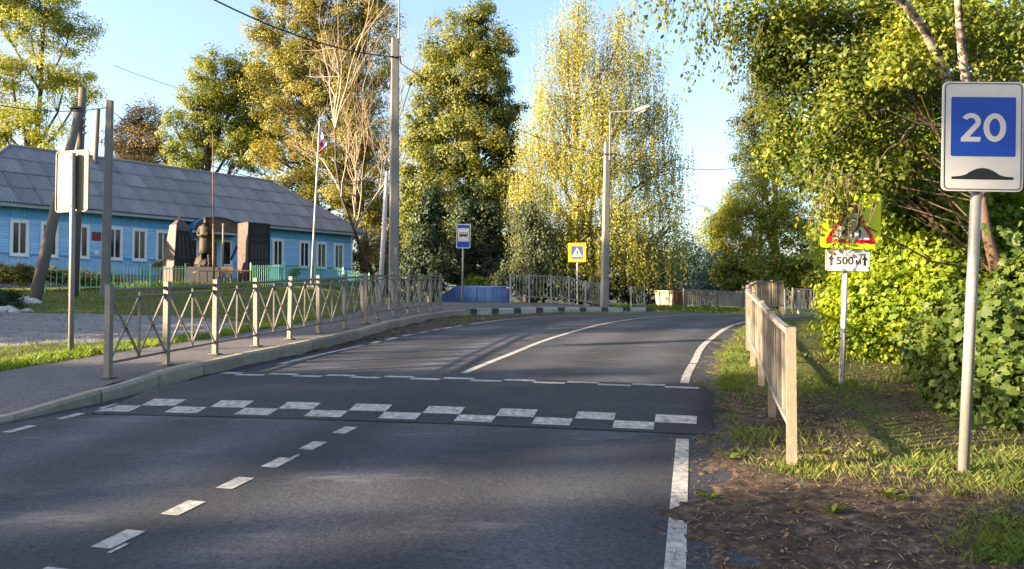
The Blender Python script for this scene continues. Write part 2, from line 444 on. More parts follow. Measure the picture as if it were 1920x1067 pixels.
def road_off(x, y):
    """signed distance left of the right edge line"""
    x = np.ravel(x); y = np.ravel(y)
    out = np.empty(len(x))
    Q = RP[::3]; QN = RN[::3]
    for a in range(0, len(x), 20000):
        d2 = (x[a:a + 20000, None] - Q[None, :, 0]) ** 2 + (y[a:a + 20000, None] - Q[None, :, 1]) ** 2
        j = np.argmin(d2, 1)
        out[a:a + 20000] = (x[a:a + 20000] - Q[j, 0]) * QN[j, 0] + (y[a:a + 20000] - Q[j, 1]) * QN[j, 1]
    return out

def ray(px, py):
    x = (px - 960) / FOC; u = -(py - 533.5) / FOC
    d = Vector((x, math.cos(PITCH) - u * math.sin(PITCH), math.sin(PITCH) + u * math.cos(PITCH)))
    return d / d.y
def at(px, py, d):
    return Vector((0, 0, EYE)) + ray(px, py) * d
def gp(px, py, f=GZ, lo=3.0, hi=90.0):
    r = ray(px, py); y = lo
    while y < hi:
        if EYE + r.z * y <= f(r.x * y, y): break
        y += 0.02
    return Vector((r.x * y, y, f(r.x * y, y)))
def on_ground(px, d):
    x = (px - 960) / FOC * d
    return Vector((x, d, GZ(x, d)))

# ------------------------------------------------------------------ ground sheet
def axis_coords(segs):
    out = []
    for a, b, st in segs:
        out.extend(np.arange(a, b, st))
    out.append(segs[-1][1])
    return np.array(out)
GX = axis_coords([(-700, -120, 60), (-120, -40, 8), (-40, -12, 1.0), (-12, -7.5, 0.3), (-7.5, 0.2, 0.25), (0.2, 3.0, 0.05), (3.0, 9, 0.14), (9, 14, 0.3), (14, 40, 1.2), (40, 120, 8), (120, 700, 60)])
GY = axis_coords([(-300, -30, 30), (-30, 0, 3), (0, 3, 0.3), (3, 8, 0.055), (8, 12, 0.12), (12, 26, 0.2), (26, 45, 0.5), (45, 70, 2), (70, 200, 13), (200, 1200, 100)])
gx, gy = np.meshgrid(GX, GY)
X = gx.ravel(); Y = gy.ravel()
off = road_off(X, Y)
nlow = fbm(X * 1.3, Y * 1.3, 4) - 0.5
nhi = fbm(X * 6.0 + 40, Y * 6.0, 3) - 0.5
bulge = 0.42 * np.exp(-((Y - 4.75) / 0.5) ** 2) + 0.10 * np.exp(-((Y - 6.3) / 0.5) ** 2)
nfine = fbm(X * 9 + 3, Y * 9 + 8, 3) - 0.5
e_r = -off - 0.24 + 0.55 * nlow + 0.8 * nfine + bulge
right = sst(-0.16, 0.10, e_r)
left_road = np.where(Y > 9.5, 6.25, 60.0) - 0 * Y
e_l = off - left_road - 0.02 + 0.5 * nlow
left = sst(-0.12, 0.16, e_l)
outside = np.maximum(right, left)
deep = sst(0.1, 0.9, np.maximum(e_r, e_l))
Zg = T(X, Y) - 0.07 + outside * 0.082 + (nhi * 0.05 + nlow * 0.06) * deep
behind = X < walk_x(Y) + 0.12
Zg = np.where((X < kerb_x(Y)) & ~behind, T(X, Y) - 0.08, Zg)
Zg = np.where(behind, T(X, Y) + kerb_h(Y) - 0.035 + 0.06 * nhi * sst(0, .6, walk_x(Y) - X) + 0.10 * nlow * sst(0.3, 2, walk_x(Y) - X) + 0.03 * sst(0, .4, walk_x(Y) - X), Zg)
# roots and trodden earth on the right verge
soil = np.zeros_like(X)
soil = np.maximum(soil, sst(-0.2, 0.5, e_r) * sst(2.3, 0.9, -off) * sst(22, 12, Y) * 0.95 * (1 - 0.85 * sst(8.6, 9.6, Y) * sst(0.15, 0.4, e_r)))
soil = np.maximum(soil, (Y < 6.6) * (off < 0.3) * sst(6.9, 5.9, Y + 0.22 * (X - 1.3)) * sst(5.2, 4.2, X) * 1.0)
soil = np.maximum(soil, 0.50 * (off < -2.0) * sst(16, 9, Y) * sst(3.4, 2.4, np.abs(-off - 2.6)))
soil = np.maximum(soil, (off > 5.9) * (X > kerb_x(Y)) * 0.85)
soil = np.maximum(soil, 0.9 * ((X > 7.5) & (off < -3.0)))
gr = ((X + 14.2) / 8.6) ** 2 + ((Y - 15.7) / 4.2) ** 2
gr2 = np.maximum(sst(1.25, 0.85, gr), 0)
gravel = np.where(behind, gr2, 0)
fl = []
nx_, ny_ = len(GX), len(GY)
idx = np.arange(nx_ * ny_).reshape(ny_, nx_)
quads = np.stack([idx[:-1, :-1], idx[:-1, 1:], idx[1:, 1:], idx[1:, :-1]], -1).reshape(-1, 4)
me = bpy.data.meshes.new("ground")
me.vertices.add(len(X)); me.vertices.foreach_set("co", np.stack([X, Y, Zg], 1).astype(np.float32).ravel())
me.loops.add(quads.size); me.loops.foreach_set("vertex_index", quads.astype(np.int32).ravel())
me.polygons.add(len(quads)); me.polygons.foreach_set("loop_start", np.arange(0, quads.size, 4, dtype=np.int32)); me.polygons.foreach_set("loop_total", np.full(len(quads), 4, dtype=np.int32))
me.update(calc_edges=True)
me.polygons.foreach_set("use_smooth", [True] * len(quads))
for nm, arr in (("soil", soil), ("gravel", gravel)):
    a = me.attributes.new(nm, 'FLOAT', 'POINT'); a.data.foreach_set("value", arr.astype(np.float32))

def ground_material():
    m = bpy.data.materials.new("ground_cover"); m.use_nodes = True
    nt = m.node_tree; b = nt.nodes["Principled BSDF"]; b.inputs["Roughness"].default_value = 0.95
    b.inputs["Specular IOR Level"].default_value = 0.15
    tc = nt.nodes.new("ShaderNodeTexCoord")
    def noise(sc, det=6):
        n = nt.nodes.new("ShaderNodeTexNoise"); n.inputs["Scale"].default_value = sc; n.inputs["Detail"].default_value = det
        n.inputs["Roughness"].default_value = 0.7
        nt.links.new(tc.outputs["Object"], n.inputs[0]); return n.outputs[0]
    def ramp(src, cols, pos):
        r = nt.nodes.new("ShaderNodeValToRGB"); el = r.color_ramp.elements
        el[0].color = (*cols[0], 1); el[1].color = (*cols[-1], 1); el[0].position = pos[0]; el[1].position = pos[-1]
        for c, p in list(zip(cols, pos))[1:-1]:
            e = el.new(p); e.color = (*c, 1)
        nt.links.new(src, r.inputs[0]); return r.outputs[0]
    grass = ramp(noise(14, 10), [(0.025, 0.028, 0.012), (0.07, 0.085, 0.022), (0.13, 0.14, 0.04)], [0.32, 0.5, 0.7])
    earth = ramp(noise(9, 10), [(0.016, 0.012, 0.010), (0.06, 0.043, 0.034), (0.19, 0.14, 0.10)], [0.33, 0.5, 0.72])
    grav = ramp(noise(5, 10), [(0.10, 0.10, 0.105), (0.17, 0.17, 0.18), (0.26, 0.255, 0.26)], [0.3, 0.5, 0.72])
    def mask(attr, nsc, w):
        a = nt.nodes.new("ShaderNodeAttribute"); a.attribute_name = attr
        ma = nt.nodes.new("ShaderNodeMath"); ma.operation = 'MULTIPLY_ADD'
        nt.links.new(noise(nsc, 6), ma.inputs[0]); ma.inputs[1].default_value = w; nt.links.new(a.outputs["Fac"], ma.inputs[2])
        r = nt.nodes.new("ShaderNodeMapRange"); r.inputs[1].default_value = 0.5 * w + 0.38; r.inputs[2].default_value = 0.5 * w + 0.58
        nt.links.new(ma.outputs[0], r.inputs[0]); return r.outputs[0]
    def mixc(f, a, c):
        mx = nt.nodes.new("ShaderNodeMix"); mx.data_type = 'RGBA'
        nt.links.new(f, mx.inputs["Factor"]); nt.links.new(a, mx.inputs["A"]); nt.links.new(c, mx.inputs["B"]); return mx.outputs["Result"]
    c = mixc(mask("soil", 3.0, 1.3), grass, earth)
    c = mixc(mask("gravel", 2.0, 0.6), c, grav)
    nt.links.new(c, b.inputs["Base Color"])
    bp = nt.nodes.new("ShaderNodeBump"); bp.inputs["Strength"].default_value = 0.9; bp.inputs["Distance"].default_value = 0.03
    nt.links.new(noise(28, 8), bp.inputs["Height"]); nt.links.new(bp.outputs[0], b.inputs["Normal"])
    return m
ground = raw_obj("ground", me, ground_material())
tag(ground, kind='structure')

# ------------------------------------------------------------------ carriageway
def asphalt(name, dark, light, dusty, patch_scale=0.35):
    m = bpy.data.materials.new(name); m.use_nodes = True
    nt = m.node_tree; b = nt.nodes["Principled BSDF"]
    b.inputs["Specular IOR Level"].default_value = 0.3
    tc = nt.nodes.new("ShaderNodeTexCoord")
    def noise(sc, det, st=None, rough=0.6):
        n = nt.nodes.new("ShaderNodeTexNoise"); n.inputs["Scale"].default_value = sc; n.inputs["Detail"].default_value = det; n.inputs["Roughness"].default_value = rough
        if st:
            mp = nt.nodes.new("ShaderNodeMapping"); mp.inputs["Scale"].default_value = st; mp.inputs["Rotation"].default_value = (0, 0, 0.23)
            nt.links.new(tc.outputs["Object"], mp.inputs[0]); nt.links.new(mp.outputs[0], n.inputs[0])
        else: nt.links.new(tc.outputs["Object"], n.inputs[0])
        return n.outputs[0]
    def ramp(src, a, c, p0, p1):
        r = nt.nodes.new("ShaderNodeValToRGB"); el = r.color_ramp.elements
        el[0].color = (*a, 1); el[1].color = (*c, 1); el[0].position = p0; el[1].position = p1
        nt.links.new(src, r.inputs[0]); return r.outputs[0]
    def mix(f, a, c, mode='MIX'):
        mx = nt.nodes.new("ShaderNodeMix"); mx.data_type = 'RGBA'; mx.blend_type = mode
        if isinstance(f, float): mx.inputs["Factor"].default_value = f
        else: nt.links.new(f, mx.inputs["Factor"])
        nt.links.new(a, mx.inputs["A"]); nt.links.new(c, mx.inputs["B"]); return mx.outputs["Result"]
    base = ramp(noise(patch_scale, 6), dark, light, 0.32, 0.68)
    agg = ramp(noise(34, 8, None, 0.8), (0.22, 0.22, 0.23), (2.0, 2.0, 2.0), 0.34, 0.68)
    c = mix(0.95, base, agg, 'MULTIPLY')
    scuff = ramp(noise(0.9, 9, (1.0, 3.2, 1), 0.72), (0, 0, 0), (1, 1, 1), 0.55, 0.80)
    dust = nt.nodes.new("ShaderNodeRGB"); dust.outputs[0].default_value = (*dusty, 1)
    sc_ = nt.nodes.new("ShaderNodeMath"); sc_.operation = 'MULTIPLY'; sc_.inputs[1].default_value = 0.5
    nt.links.new(scuff, sc_.inputs[0])
    c = mix(sc_.outputs[0], c, dust.outputs[0])
    if name == 'road_asphalt':
        # wheel tracks polished paler along both lanes
        at_ = nt.nodes.new("ShaderNodeAttribute"); at_.attribute_name = "lane"
        def mth(op, a, v2=None):
            n = nt.nodes.new("ShaderNodeMath"); n.operation = op
            nt.links.new(a, n.inputs[0])
            if v2 is not None:
                if isinstance(v2, float): n.inputs[1].default_value = v2
                else: nt.links.new(v2, n.inputs[1])
            return n.outputs[0]
        w = mth('COSINE', mth('MULTIPLY', mth('SUBTRACT', at_.outputs["Fac"], 0.8), 2 * math.pi / 1.5))
        w = mth('MULTIPLY', mth('ADD', w, 1.0), noise(0.8, 5, (1.0, 0.5, 1)))
        tr_ = nt.nodes.new("ShaderNodeMapRange"); tr_.inputs[1].default_value = 0.15; tr_.inputs[2].default_value = 1.1; tr_.inputs[3].default_value = 0.82; tr_.inputs[4].default_value = 1.42
        nt.links.new(w, tr_.inputs[0])
        hv = nt.nodes.new("ShaderNodeHueSaturation"); nt.links.new(tr_.outputs[0], hv.inputs["Value"]); nt.links.new(c, hv.inputs["Color"]); c = hv.outputs[0]
    nt.links.new(c, b.inputs["Base Color"])
    rr = nt.nodes.new("ShaderNodeMapRange"); rr.inputs[3].default_value = 0.62; rr.inputs[4].default_value = 0.9
    nt.links.new(noise(1.5, 5), rr.inputs[0]); nt.links.new(rr.outputs[0], b.inputs["Roughness"])
    bp = nt.nodes.new("ShaderNodeBump"); bp.inputs["Strength"].default_value = 0.8; bp.inputs["Distance"].default_value = 0.008
    nt.links.new(noise(110, 3), bp.inputs["Height"]); nt.links.new(bp.outputs[0], b.inputs["Normal"])
    return m
M['asphalt'] = asphalt('road_asphalt', (0.019, 0.022, 0.031), (0.047, 0.050, 0.061), (0.19, 0.19, 0.195))
M['asphalt_new'] = asphalt('fresh_asphalt', (0.016, 0.0175, 0.022), (0.032, 0.034, 0.041), (0.08, 0.072, 0.07))
M['asphalt_walk'] = asphalt('footway_asphalt', (0.062, 0.060, 0.064), (0.105, 0.10, 0.102), (0.18, 0.16, 0.145), 0.5)

def sheet(name, rows, m, parent=None, kind=None, smooth=True):
    """rows: list of rows of 3D points, equal length"""
    mb = MB(); n = len(rows[0]); vs_ = [p for r in rows for p in r]
    fs_ = [(i * n + j, i * n + j + 1, (i + 1) * n + j + 1, (i + 1) * n + j) for i in range(len(rows) - 1) for j in range(n - 1)]
    mb.add(vs_, fs_)
    o = build(name, mb, m, parent, smooth)
    if kind: tag(o, kind=kind)
    return o

ss = np.concatenate([np.arange(0, road_s(30), 0.35), np.arange(road_s(30), RS[-1], 2.0)])
rows = []; lane = []
for s in ss:
    yy = float(np.interp(s, RS, RP[:, 1]))
    lf = 6.25 + 0.65 * float(sst(11.0, 9.0, yy))
    r = []
    for t in np.linspace(0, 1, 33):
        x, y = road_xy(s, -0.85 + t * (lf + 0.85))
        r.append((x, y, float(T(x, y))))
        lane.append(-0.85 + t * (lf + 0.85))
    rows.append(r)
road = sheet("road", rows, M['asphalt'], kind='structure')
road.data.attributes.new("lane", 'FLOAT', 'POINT').data.foreach_set("value", np.array(lane, dtype=np.float32))

def strip(name, s0, s1, o0, o1, parent=road, m=None, dz=0.004, f=None, step=0.3):
    n = max(2, int(abs(s1 - s0) / step) + 1)
    rows_ = []
    for s in np.linspace(s0, s1, n):
        a = road_xy(s, o0); c = road_xy(s, o1)
        rows_.append([(a[0], a[1], float(T(*a)) + dz), (c[0], c[1], float(T(*c)) + dz)])
    return sheet(name, rows_, m or M['paint'], parent)
sy = road_s
strip("edge_line", sy(1.0), sy(6.88), -0.055, 0.055)
strip("edge_line", sy(9.95), sy(11.75), -0.055, 0.055)
strip("edge_line", sy(11.85), sy(30), -0.055, 0.055)
strip("centre_line", sy(10.05), sy(28), 2.95, 3.06)
strip("edge_line", sy(10.2), sy(12.6), 5.95, 6.05)
strip("edge_line", sy(16.9), sy(34), 5.95, 6.05)
for k in range(7):
    s = sy(12.9) + 0.58 * k
    strip("edge_dash", s, s + 0.34, 5.95, 6.06)
for k, y in enumerate((3.05, 3.6, 4.15, 4.7, 5.25, 5.8, 6.35, 6.95, 7.5)):
    s = sy(y - 0.55)
    strip("centre_dash", s, s + 0.28, 3.04 - 0.006 * k, 3.17 - 0.006 * k)
for y in (5.2, 5.75, 6.35, 6.9):
    s = sy(y)
    strip("edge_dash", s, s + 0.3, 6.0, 6.1)
# thin leftover scraps of an older line beside some dashes
for y, o in ((4.1, 2.98), (6.05, 3.02), (3.25, 2.98)):
    strip("worn_dash", sy(y - .55), sy(y - .55) + 0.14, o, o + 0.03)

# ------------------------------------------------------------------ speed hump
HA, HB = np.array((-4.40, 7.98)), np.array((1.83, 7.02))
HC, HD = np.array((-3.80, 10.62)), np.array((2.47, 9.45))
def hump_pt(u, v, dz=0.0):
    p = (HA * (1 - u) + HB * u) * (1 - v) + (HC * (1 - u) + HD * u) * v
    p = p + np.array((0, 1.0)) * 0.18 * math.sin(math.pi * u) * 0.6
    h = 0.105 * float(sst(-0.02, 0.30, v) * sst(1.04, 0.84, v)) * float(sst(0, 0.02, u) * sst(1, 0.98, u)) + 0.006
    return (p[0], p[1], float(T(p[0], p[1])) + h + dz)
hump = sheet("speed_hump", [[hump_pt(u, v) for u in np.linspace(0, 1, 50)] for v in np.linspace(0, 1, 28)], M['asphalt_new'], road)
for c in range(16):
    u0 = 0.006 + c * 0.0605
    u1 = u0 + 0.0605 - 0.001
    va, vb = ((0.03, 0.104) if c % 2 == 0 else (0.105, 0.179))
    j = rng.normal(0, 0.0015, 4)
    sheet("painted_square", [[hump_pt(u, v, 0.004) for u in np.linspace(u0 + j[0], u1 + j[1], 4)] for v in np.linspace(va + j[2], vb + j[3], 5)], M['paint'], hump)
    va, vb = ((0.735, 0.78) if c % 2 else (0.78, 0.825))
    sheet("painted_square", [[hump_pt(u, v, 0.004) for u in np.linspace(u0, u1, 4)] for v in np.linspace(va, vb, 4)], M['paint'], hump)

# ------------------------------------------------------------------ footway and kerb
def poly_len(P):
    P = np.array(P); return np.concatenate([[0], np.cumsum(np.linalg.norm(np.diff(P, axis=0), axis=1))])
kp = catmull([p for p in KERB if p[1] <= 33.7], 12)
ys = np.concatenate([np.arange(-5, 8, 0.4), np.arange(8, 34, 0.3)])
rows = []
for y in ys:
    y = float(y)
    a = float(kerb_x(y)) - 0.05
    c = float(walk_x(y))
    c = max(c, a - 3.6) if y > 26 else c
    rows.append([(x, y, float(T(x, y)) + float(kerb_h(y)) - 0.012) for x in np.linspace(a, c, 7)])
footway = sheet("footway", rows, M['asphalt_walk'], kind='structure')

kerb_root = bpy.data.objects.new("kerb", None); COL.objects.link(kerb_root); tag(kerb_root, kind='structure')
kl = poly_len(kp)
def kerb_point(s): return np.array((np.interp(s, kl, kp[:, 0]), np.interp(s, kl, kp[:, 1])))
s = 0.0; alt = 0
s_paint = float(np.interp(23.4, kp[:, 1], kl)); s_end = float(np.interp(31.6, kp[:, 1], kl))
while s < s_end:
    painted = s >= s_paint
    L = (0.40 if alt % 2 == 0 else 0.85) if painted else 1.0
    p0 = kerb_point(s + 0.006); p1 = kerb_point(s + L - 0.006)
    jz = rng.normal(0, 0.004); 
    d = unit(p1 - p0); n = np.array((-d[1], d[0]))
    mb = MB(); vs_ = []
    for p in (p0, p1):
        zt = float(T(p[0], p[1]) + kerb_h(p[1])) + jz + 0.004
        prof = [(0.075, -0.3), (0.075, -0.035), (0.045, 0.0), (-0.065, 0.0), (-0.075, -0.012), (-0.075, -0.3)]
        jl = rng.normal(0, 0.004)
        for lx, lz in prof:
            q = p - n * (lx + jl)
            vs_.append((q[0], q[1], zt + lz))
    mb.add(vs_, [tuple(range(6)), tuple(range(11, 5, -1))] + [(i, i + 6, (i + 1) % 6 + 6, (i + 1) % 6) for i in range(6)])
    m = M['kerb'] if not painted else (M['kerb_black'] if alt % 2 == 0 else M['kerb_white'])
    build("kerb_stone", mb, m, kerb_root)
    if painted: alt += 1
    s += L

# ------------------------------------------------------------------ cross-braced footway railing
def V3(x, y, h=0.0): return Vector((x, y, GZ(x, y) + h))
def cross_fence(posts, label, group):
    root = thing("pedestrian_railing", label, "railing", V3(*posts[0]), group)
    for i, (x, y) in enumerate(posts):
        b = V3(x, y, -0.05)
        nb = posts[min(i + 1, len(posts) - 1)]; pb = posts[max(i - 1, 0)]
        rz = math.atan2(nb[1] - pb[1], nb[0] - pb[0])
        mb = MB(); lean = Vector((rng.normal(0, 0.012), rng.normal(0, 0.012), 0))
        mb.bar(b, b + Vector((0, 0, 1.15)) + lean, 0.07, 0.07, (math.cos(rz), math.sin(rz), 0))
        p = build("post", mb, M['galv_lit'], root)
        c = MB(); c.box(b + Vector((0, 0, 1.153)) + lean, (0.076, 0.076, 0.012), rz); build("cap", c, M['galv_lit'], p)
        f = MB(); f.box(b + Vector((0, 0, 0.052)), (0.15, 0.15, 0.012), rz); build("foot_plate", f, M['rail'], p)
    for (x0, y0), (x1, y1) in zip(posts[:-1], posts[1:]):
        a = V3(x0, y0); c = V3(x1, y1); d = (c - a); L = d.length; dd = d / L
        a = a + dd * 0.04; c = c - dd * 0.04
        up = Vector((0, 0, 1))
        for h, w in ((1.03, 0.04), (0.94, 0.028), (0.17, 0.028)):
            build("rail", MB().bar(a + up * h, c + up * h, w, w), M['rail'], root)
        mid = (a + c) / 2
        build("upright", MB().bar(mid + up * 0.17, mid + up * 1.0, 0.024, 0.024), M['galv_lit'], root)
        for p, q in ((a, mid), (mid, c)):
            sdv = dd.cross(up) * 0.012
            b1 = build("brace", MB().bar(p + up * 0.93 + sdv, q + up * 0.18 + sdv, 0.02, 0.022), M['galv_lit'], root)
            build("brace", MB().bar(p + up * 0.18 - sdv, q + up * 0.93 - sdv, 0.02, 0.022), M['galv_lit'], root)
            cc = (p + q) / 2 + up * 0.555
            build("bolt", MB().bar(cc - sdv * 2.6, cc + sdv * 2.6, 0.022, 0.022), M['bolt'], b1)
    return root
cross_fence([(-4.83, 9.27), (-4.64, 10.4), (-4.43, 11.56), (-4.18, 12.66), (-3.95, 13.75), (-3.7, 14.8), (-3.42, 15.8), (-3.28, 16.95)],
            "near run of grey cross-braced railing along the footway kerb", "cross-braced railings on the footway")
cross_fence([(-3.26, 17.2), (-3.22, 18.45), (-3.0, 19.55), (-2.77, 20.55), (-2.58, 21.55), (-2.38, 22.6), (-2.2, 23.75)],
            "far run of cross-braced railing ending short of the bus stop sign", "cross-braced railings on the footway")

# ------------------------------------------------------------------ light railing with upright bars beyond the bus stop
def bar_fence(posts, label, group, nb=5, m=None, vees=True, ph=1.12):
    m = m or M['wirefence']
    root = thing("bar_railing", label, "railing", V3(*posts[0]), group)
    up = Vector((0, 0, 1))
    for x, y in posts:
        b = V3(x, y, -0.05)
        p = build("post", MB().bar(b, b + up * (ph + 0.05), 0.075, 0.075, (1, 0, 0)), m, root)
        build("cap", MB().box(b + up * (ph + 0.057), (0.08, 0.08, 0.012)), m, p)
    for (x0, y0), (x1, y1) in zip(posts[:-1], posts[1:]):
        a = V3(x0, y0); c = V3(x1, y1)
        for h in (ph - 0.05, 0.22): build("rail", MB().bar(a + up * h, c + up * h, 0.035, 0.035), m, root)
        for k in range(1, nb + 1):
            q = a.lerp(c, k / (nb + 1))
            build("bar", MB().bar(q + up * 0.22, q + up * (ph - 0.06 if k not in (1, nb) or not vees else ph - 0.38), 0.02, 0.02), m, root)
            if vees and k in (1, nb):
                for e in (-0.45, 0.45):
                    q2 = a.lerp(c, (k + e) / (nb + 1))
                    build("vee_bar", MB().bar(q + up * (ph - 0.39), q2 + up * (ph - 0.06), 0.018, 0.018), m, root)
    return root
def pxd(px, d): return ((px - 960) / FOC * d, d)
bar_fence([pxd(957, 29.9), pxd(992, 30.5), pxd(1033, 31.2), pxd(1067, 31.9), pxd(1098, 32.6), pxd(1127, 33.3)],
          "pale grey railing of upright bars between bus stop sign and lamp post", "bar railings by the bend")
bar_fence([pxd(1183, 38.0), pxd(1208, 38.3)], "single short panel of pale bar railing left of the rusty container", "bar railings by the bend", 4)
bar_fence([pxd(1262 + 208, 36.5), pxd(1497, 36.9)], "small bar railing panel glimpsed in the gap between plank fences", "bar railings by the bend", 5, vees=False)

# ------------------------------------------------------------------ weathered picket railings on the right
picket_mesh = {}
def picket_fence(path, label, group, bay=2.0, gap=0.12, pw=0.042, h0=0.30, h1=1.0, ph=1.06, drop=0.0, stuff=False):
    P = catmull(path, 10); L = poly_len(P)
    root = thing("picket_railing", label, "railing", V3(*path[0]), group)
    up = Vector((0, 0, 1))
    pt = lambda s: (float(np.interp(s, L, P[:, 0])), float(np.interp(s, L, P[:, 1])))
    n = max(1, round(L[-1] / bay)); st = L[-1] / n
    joint = MB()
    for i in range(n + 1):
        x, y = pt(i * st); b = V3(x, y, -0.06)
        x2, y2 = pt(min(i * st + 0.1, L[-1])); x1, y1 = pt(max(i * st - 0.1, 0))
        rz = math.atan2(y2 - y1, x2 - x1)
        p = build("post", MB().bar(b, b + up * (ph + 0.06), 0.07, 0.07, (math.cos(rz), math.sin(rz), 0)), M['board_post'], root)
        build("cap", MB().box(b + up * (ph + 0.062), (0.075, 0.09, 0.008), rz), M['dark'], p)
        if i == n: break
        s0 = i * st
        for h, w in ((h1 + 0.015, 0.045), (h0, 0.04)):
            q = [V3(*pt(s0 + st * k / 4)) + up * h for k in range(5)]
            mb = MB()
            for a, c in zip(q[:-1], q[1:]): mb.bar(a, c, w, w)
            build("rail", mb, M['board_rail'], root)
        m_ = int(st / gap)
        for k in range(1, m_):
            x, y = pt(s0 + st * k / m_); x2, y2 = pt(s0 + st * k / m_ + 0.05)
            d = Vector((x2 - x, y2 - y, 0)).normalized()
            b = V3(x, y); j = rng.normal(0, 0.006)
            tilt = d * rng.normal(0, 0.008)
            c = b + up * (h0 + h1) / 2
            if stuff: joint.frame_box(c, d, Vector((-d.y, d.x, 0)), up, pw, 0.02, h1 - h0 - 0.04)
            else:
                key = round(h1 - h0, 3)
                if key not in picket_mesh:
                    mb = MB(); mb.frame_box((0, 0, 0), (1, 0, 0), (0, 1, 0), (0, 0, 1), pw, 0.022, h1 - h0 - 0.045)
                    me_ = bpy.data.meshes.new("picket"); me_.from_pydata(mb.v, [], mb.f); picket_mesh[key] = me_
                o = raw_obj("picket", picket_mesh[key], M['board'], root, c - origin_of(root))
                o.rotation_euler = (0, rng.normal(0, 0.01), math.atan2(d.y, d.x) + rng.normal(0, 0.03))
    if stuff: tag(build("pickets", joint, M['board'], root), kind='stuff')
    return root
picket_fence([(2.13, 5.92), (2.45, 7.2), (2.92, 8.95), (3.42, 10.9), (3.97, 13), (4.6, 15.1), (5.35, 17.2), (6.6, 20.5), (8.4, 24.0)],
             "long weathered picket railing along the right road edge, nearest post bare", "weathered picket railings", bay=2.0)
picket_fence([pxd(1282, 38.0), pxd(1340, 39.2), pxd(1440, 42)], "far picket railing starting beside the rusty container", "weathered picket railings", gap=0.13, pw=0.09, stuff=True)
picket_fence([pxd(1487, 33.4), pxd(1560, 33.8)], "short picket railing beyond the bend, half hidden by bright shrubs", "weathered picket railings", gap=0.16, pw=0.10, h0=0.2, ph=1.12, h1=1.06)
# kicked-off end of lower rail at near post
# ------------------------------------------------------------------ signs
def rrect(w, h, r, n=5):
    pts = []
    for cx, cy, a0 in ((w / 2 - r, h / 2 - r, 0), (-w / 2 + r, h / 2 - r, 90), (-w / 2 + r, -h / 2 + r, 180), (w / 2 - r, -h / 2 + r, 270)):
        for k in range(n + 1):
            a = math.radians(a0 + 90 * k / n); pts.append((cx + r * math.cos(a), cy + r * math.sin(a)))
    return pts
class Fr:
    def __init__(s, c, yaw=0.0, roll=0.0):
        n = Vector((-math.sin(yaw), -math.cos(yaw), 0)); u = Vector((math.cos(yaw), -math.sin(yaw), 0)); v = Vector((0, 0, 1))
        s.u = u * math.cos(roll) - v * math.sin(roll); s.v = v * math.cos(roll) + u * math.sin(roll); s.n = n; s.c = Vector(c)
    def p(s, x, y, z=0.0): return s.c + s.u * x + s.v * y + s.n * z
def plate(name, fr, poly, z0, t, m, parent, at_=(0, 0)):
    mb = MB().prism([(x + at_[0], y + at_[1]) for x, y in poly], fr.p(0, 0, z0), fr.u, fr.v, fr.n, t)
    return build(name, mb, m, parent)
def ring_poly(name, fr, outer, inner, z0, t, m, parent):
    k = len(outer); mb = MB(); vs_ = []
    for z in (z0, z0 + t):
        vs_ += [fr.p(x, y, z) for x, y in outer] + [fr.p(x, y, z) for x, y in inner]
    fs_ = []
    for i in range(k):
        j = (i + 1) % k
        fs_ += [(2 * k + i, 2 * k + j, 3 * k + j, 3 * k + i), (i, j, 2 * k + j, 2 * k + i), (k + j, k + i, 3 * k + i, 3 * k + j)]
    mb.add(vs_, fs_)
    return build(name, mb, m, parent)
def lettering(name, fr, text, cx, cy, w, h, z0, m, parent, bold=0.0, t=0.002):
    cu = bpy.data.curves.new("letters", 'FONT'); cu.body = text; cu.size = 1.0; cu.offset = bold; cu.resolution_u = 6
    ob = bpy.data.objects.new("letters", cu); COL.objects.link(ob)
    bpy.context.view_layer.update()
    me_ = bpy.data.meshes.new_from_object(ob.evaluated_get(bpy.context.evaluated_depsgraph_get()))
    co = np.array([v.co[:] for v in me_.vertices])
    mn = co.min(0); mx = co.max(0)
    fs_ = [tuple(p.vertices) for p in me_.polygons]
    mb = MB()
    pts = [fr.p(cx + ((x - mn[0]) / (mx[0] - mn[0]) - 0.5) * w, cy + ((y - mn[1]) / (mx[1] - mn[1]) - 0.5) * h, z0 + t) for x, y, _ in co]
    mb.add(pts, fs_)
    bpy.data.objects.remove(ob); bpy.data.curves.remove(cu); bpy.data.meshes.remove(me_)
    return build(name, mb, m, parent)
def pole(name, p0, p1, r, m, parent, r1=None, n=12):
    return build(name, MB().tube([p0, (Vector(p0) + Vector(p1)) / 2, p1], [r, (r + (r1 or r)) / 2, r1 or r], n), m, parent, True)

# "20" over a hump symbol, right foreground
b = gp(1803, 884)
root = thing("road_sign", "white sign with blue 20 panel and black hump symbol in the right foreground", "sign", b)
dd = b.y
top = at(1840, 158, dd - 0.03); pole("pole", b - Vector((0, 0, .2)), top, 0.038, M['galv'], root)
ctr = at(1840.5, 257, dd - 0.075)
fr = Fr(ctr, math.radians(4), math.radians(1.6))
pw, ph = 146 / FOC * ctr.y, 207 / FOC * ctr.y
k = pw / 0.70; ph_ = ph
pl = plate("plate", fr, rrect(pw, ph, 0.05 * k), 0, 0.018, M['sign_white'], root)
ring_poly("border", fr, rrect(pw - 0.028 * k, ph - 0.028 * k, 0.043 * k), rrect(pw - 0.044 * k, ph - 0.044 * k, 0.036 * k), 0.018, 0.0015, M['sign_black'], pl)
bw, bh = 117 / FOC * ctr.y, 112 / FOC * ctr.y
plate("blue_panel", fr, rrect(bw, bh, 0.012), 0.018, 0.002, M['sign_blue'], pl, (0.5 / FOC * ctr.y, 18.5 / FOC * ctr.y))
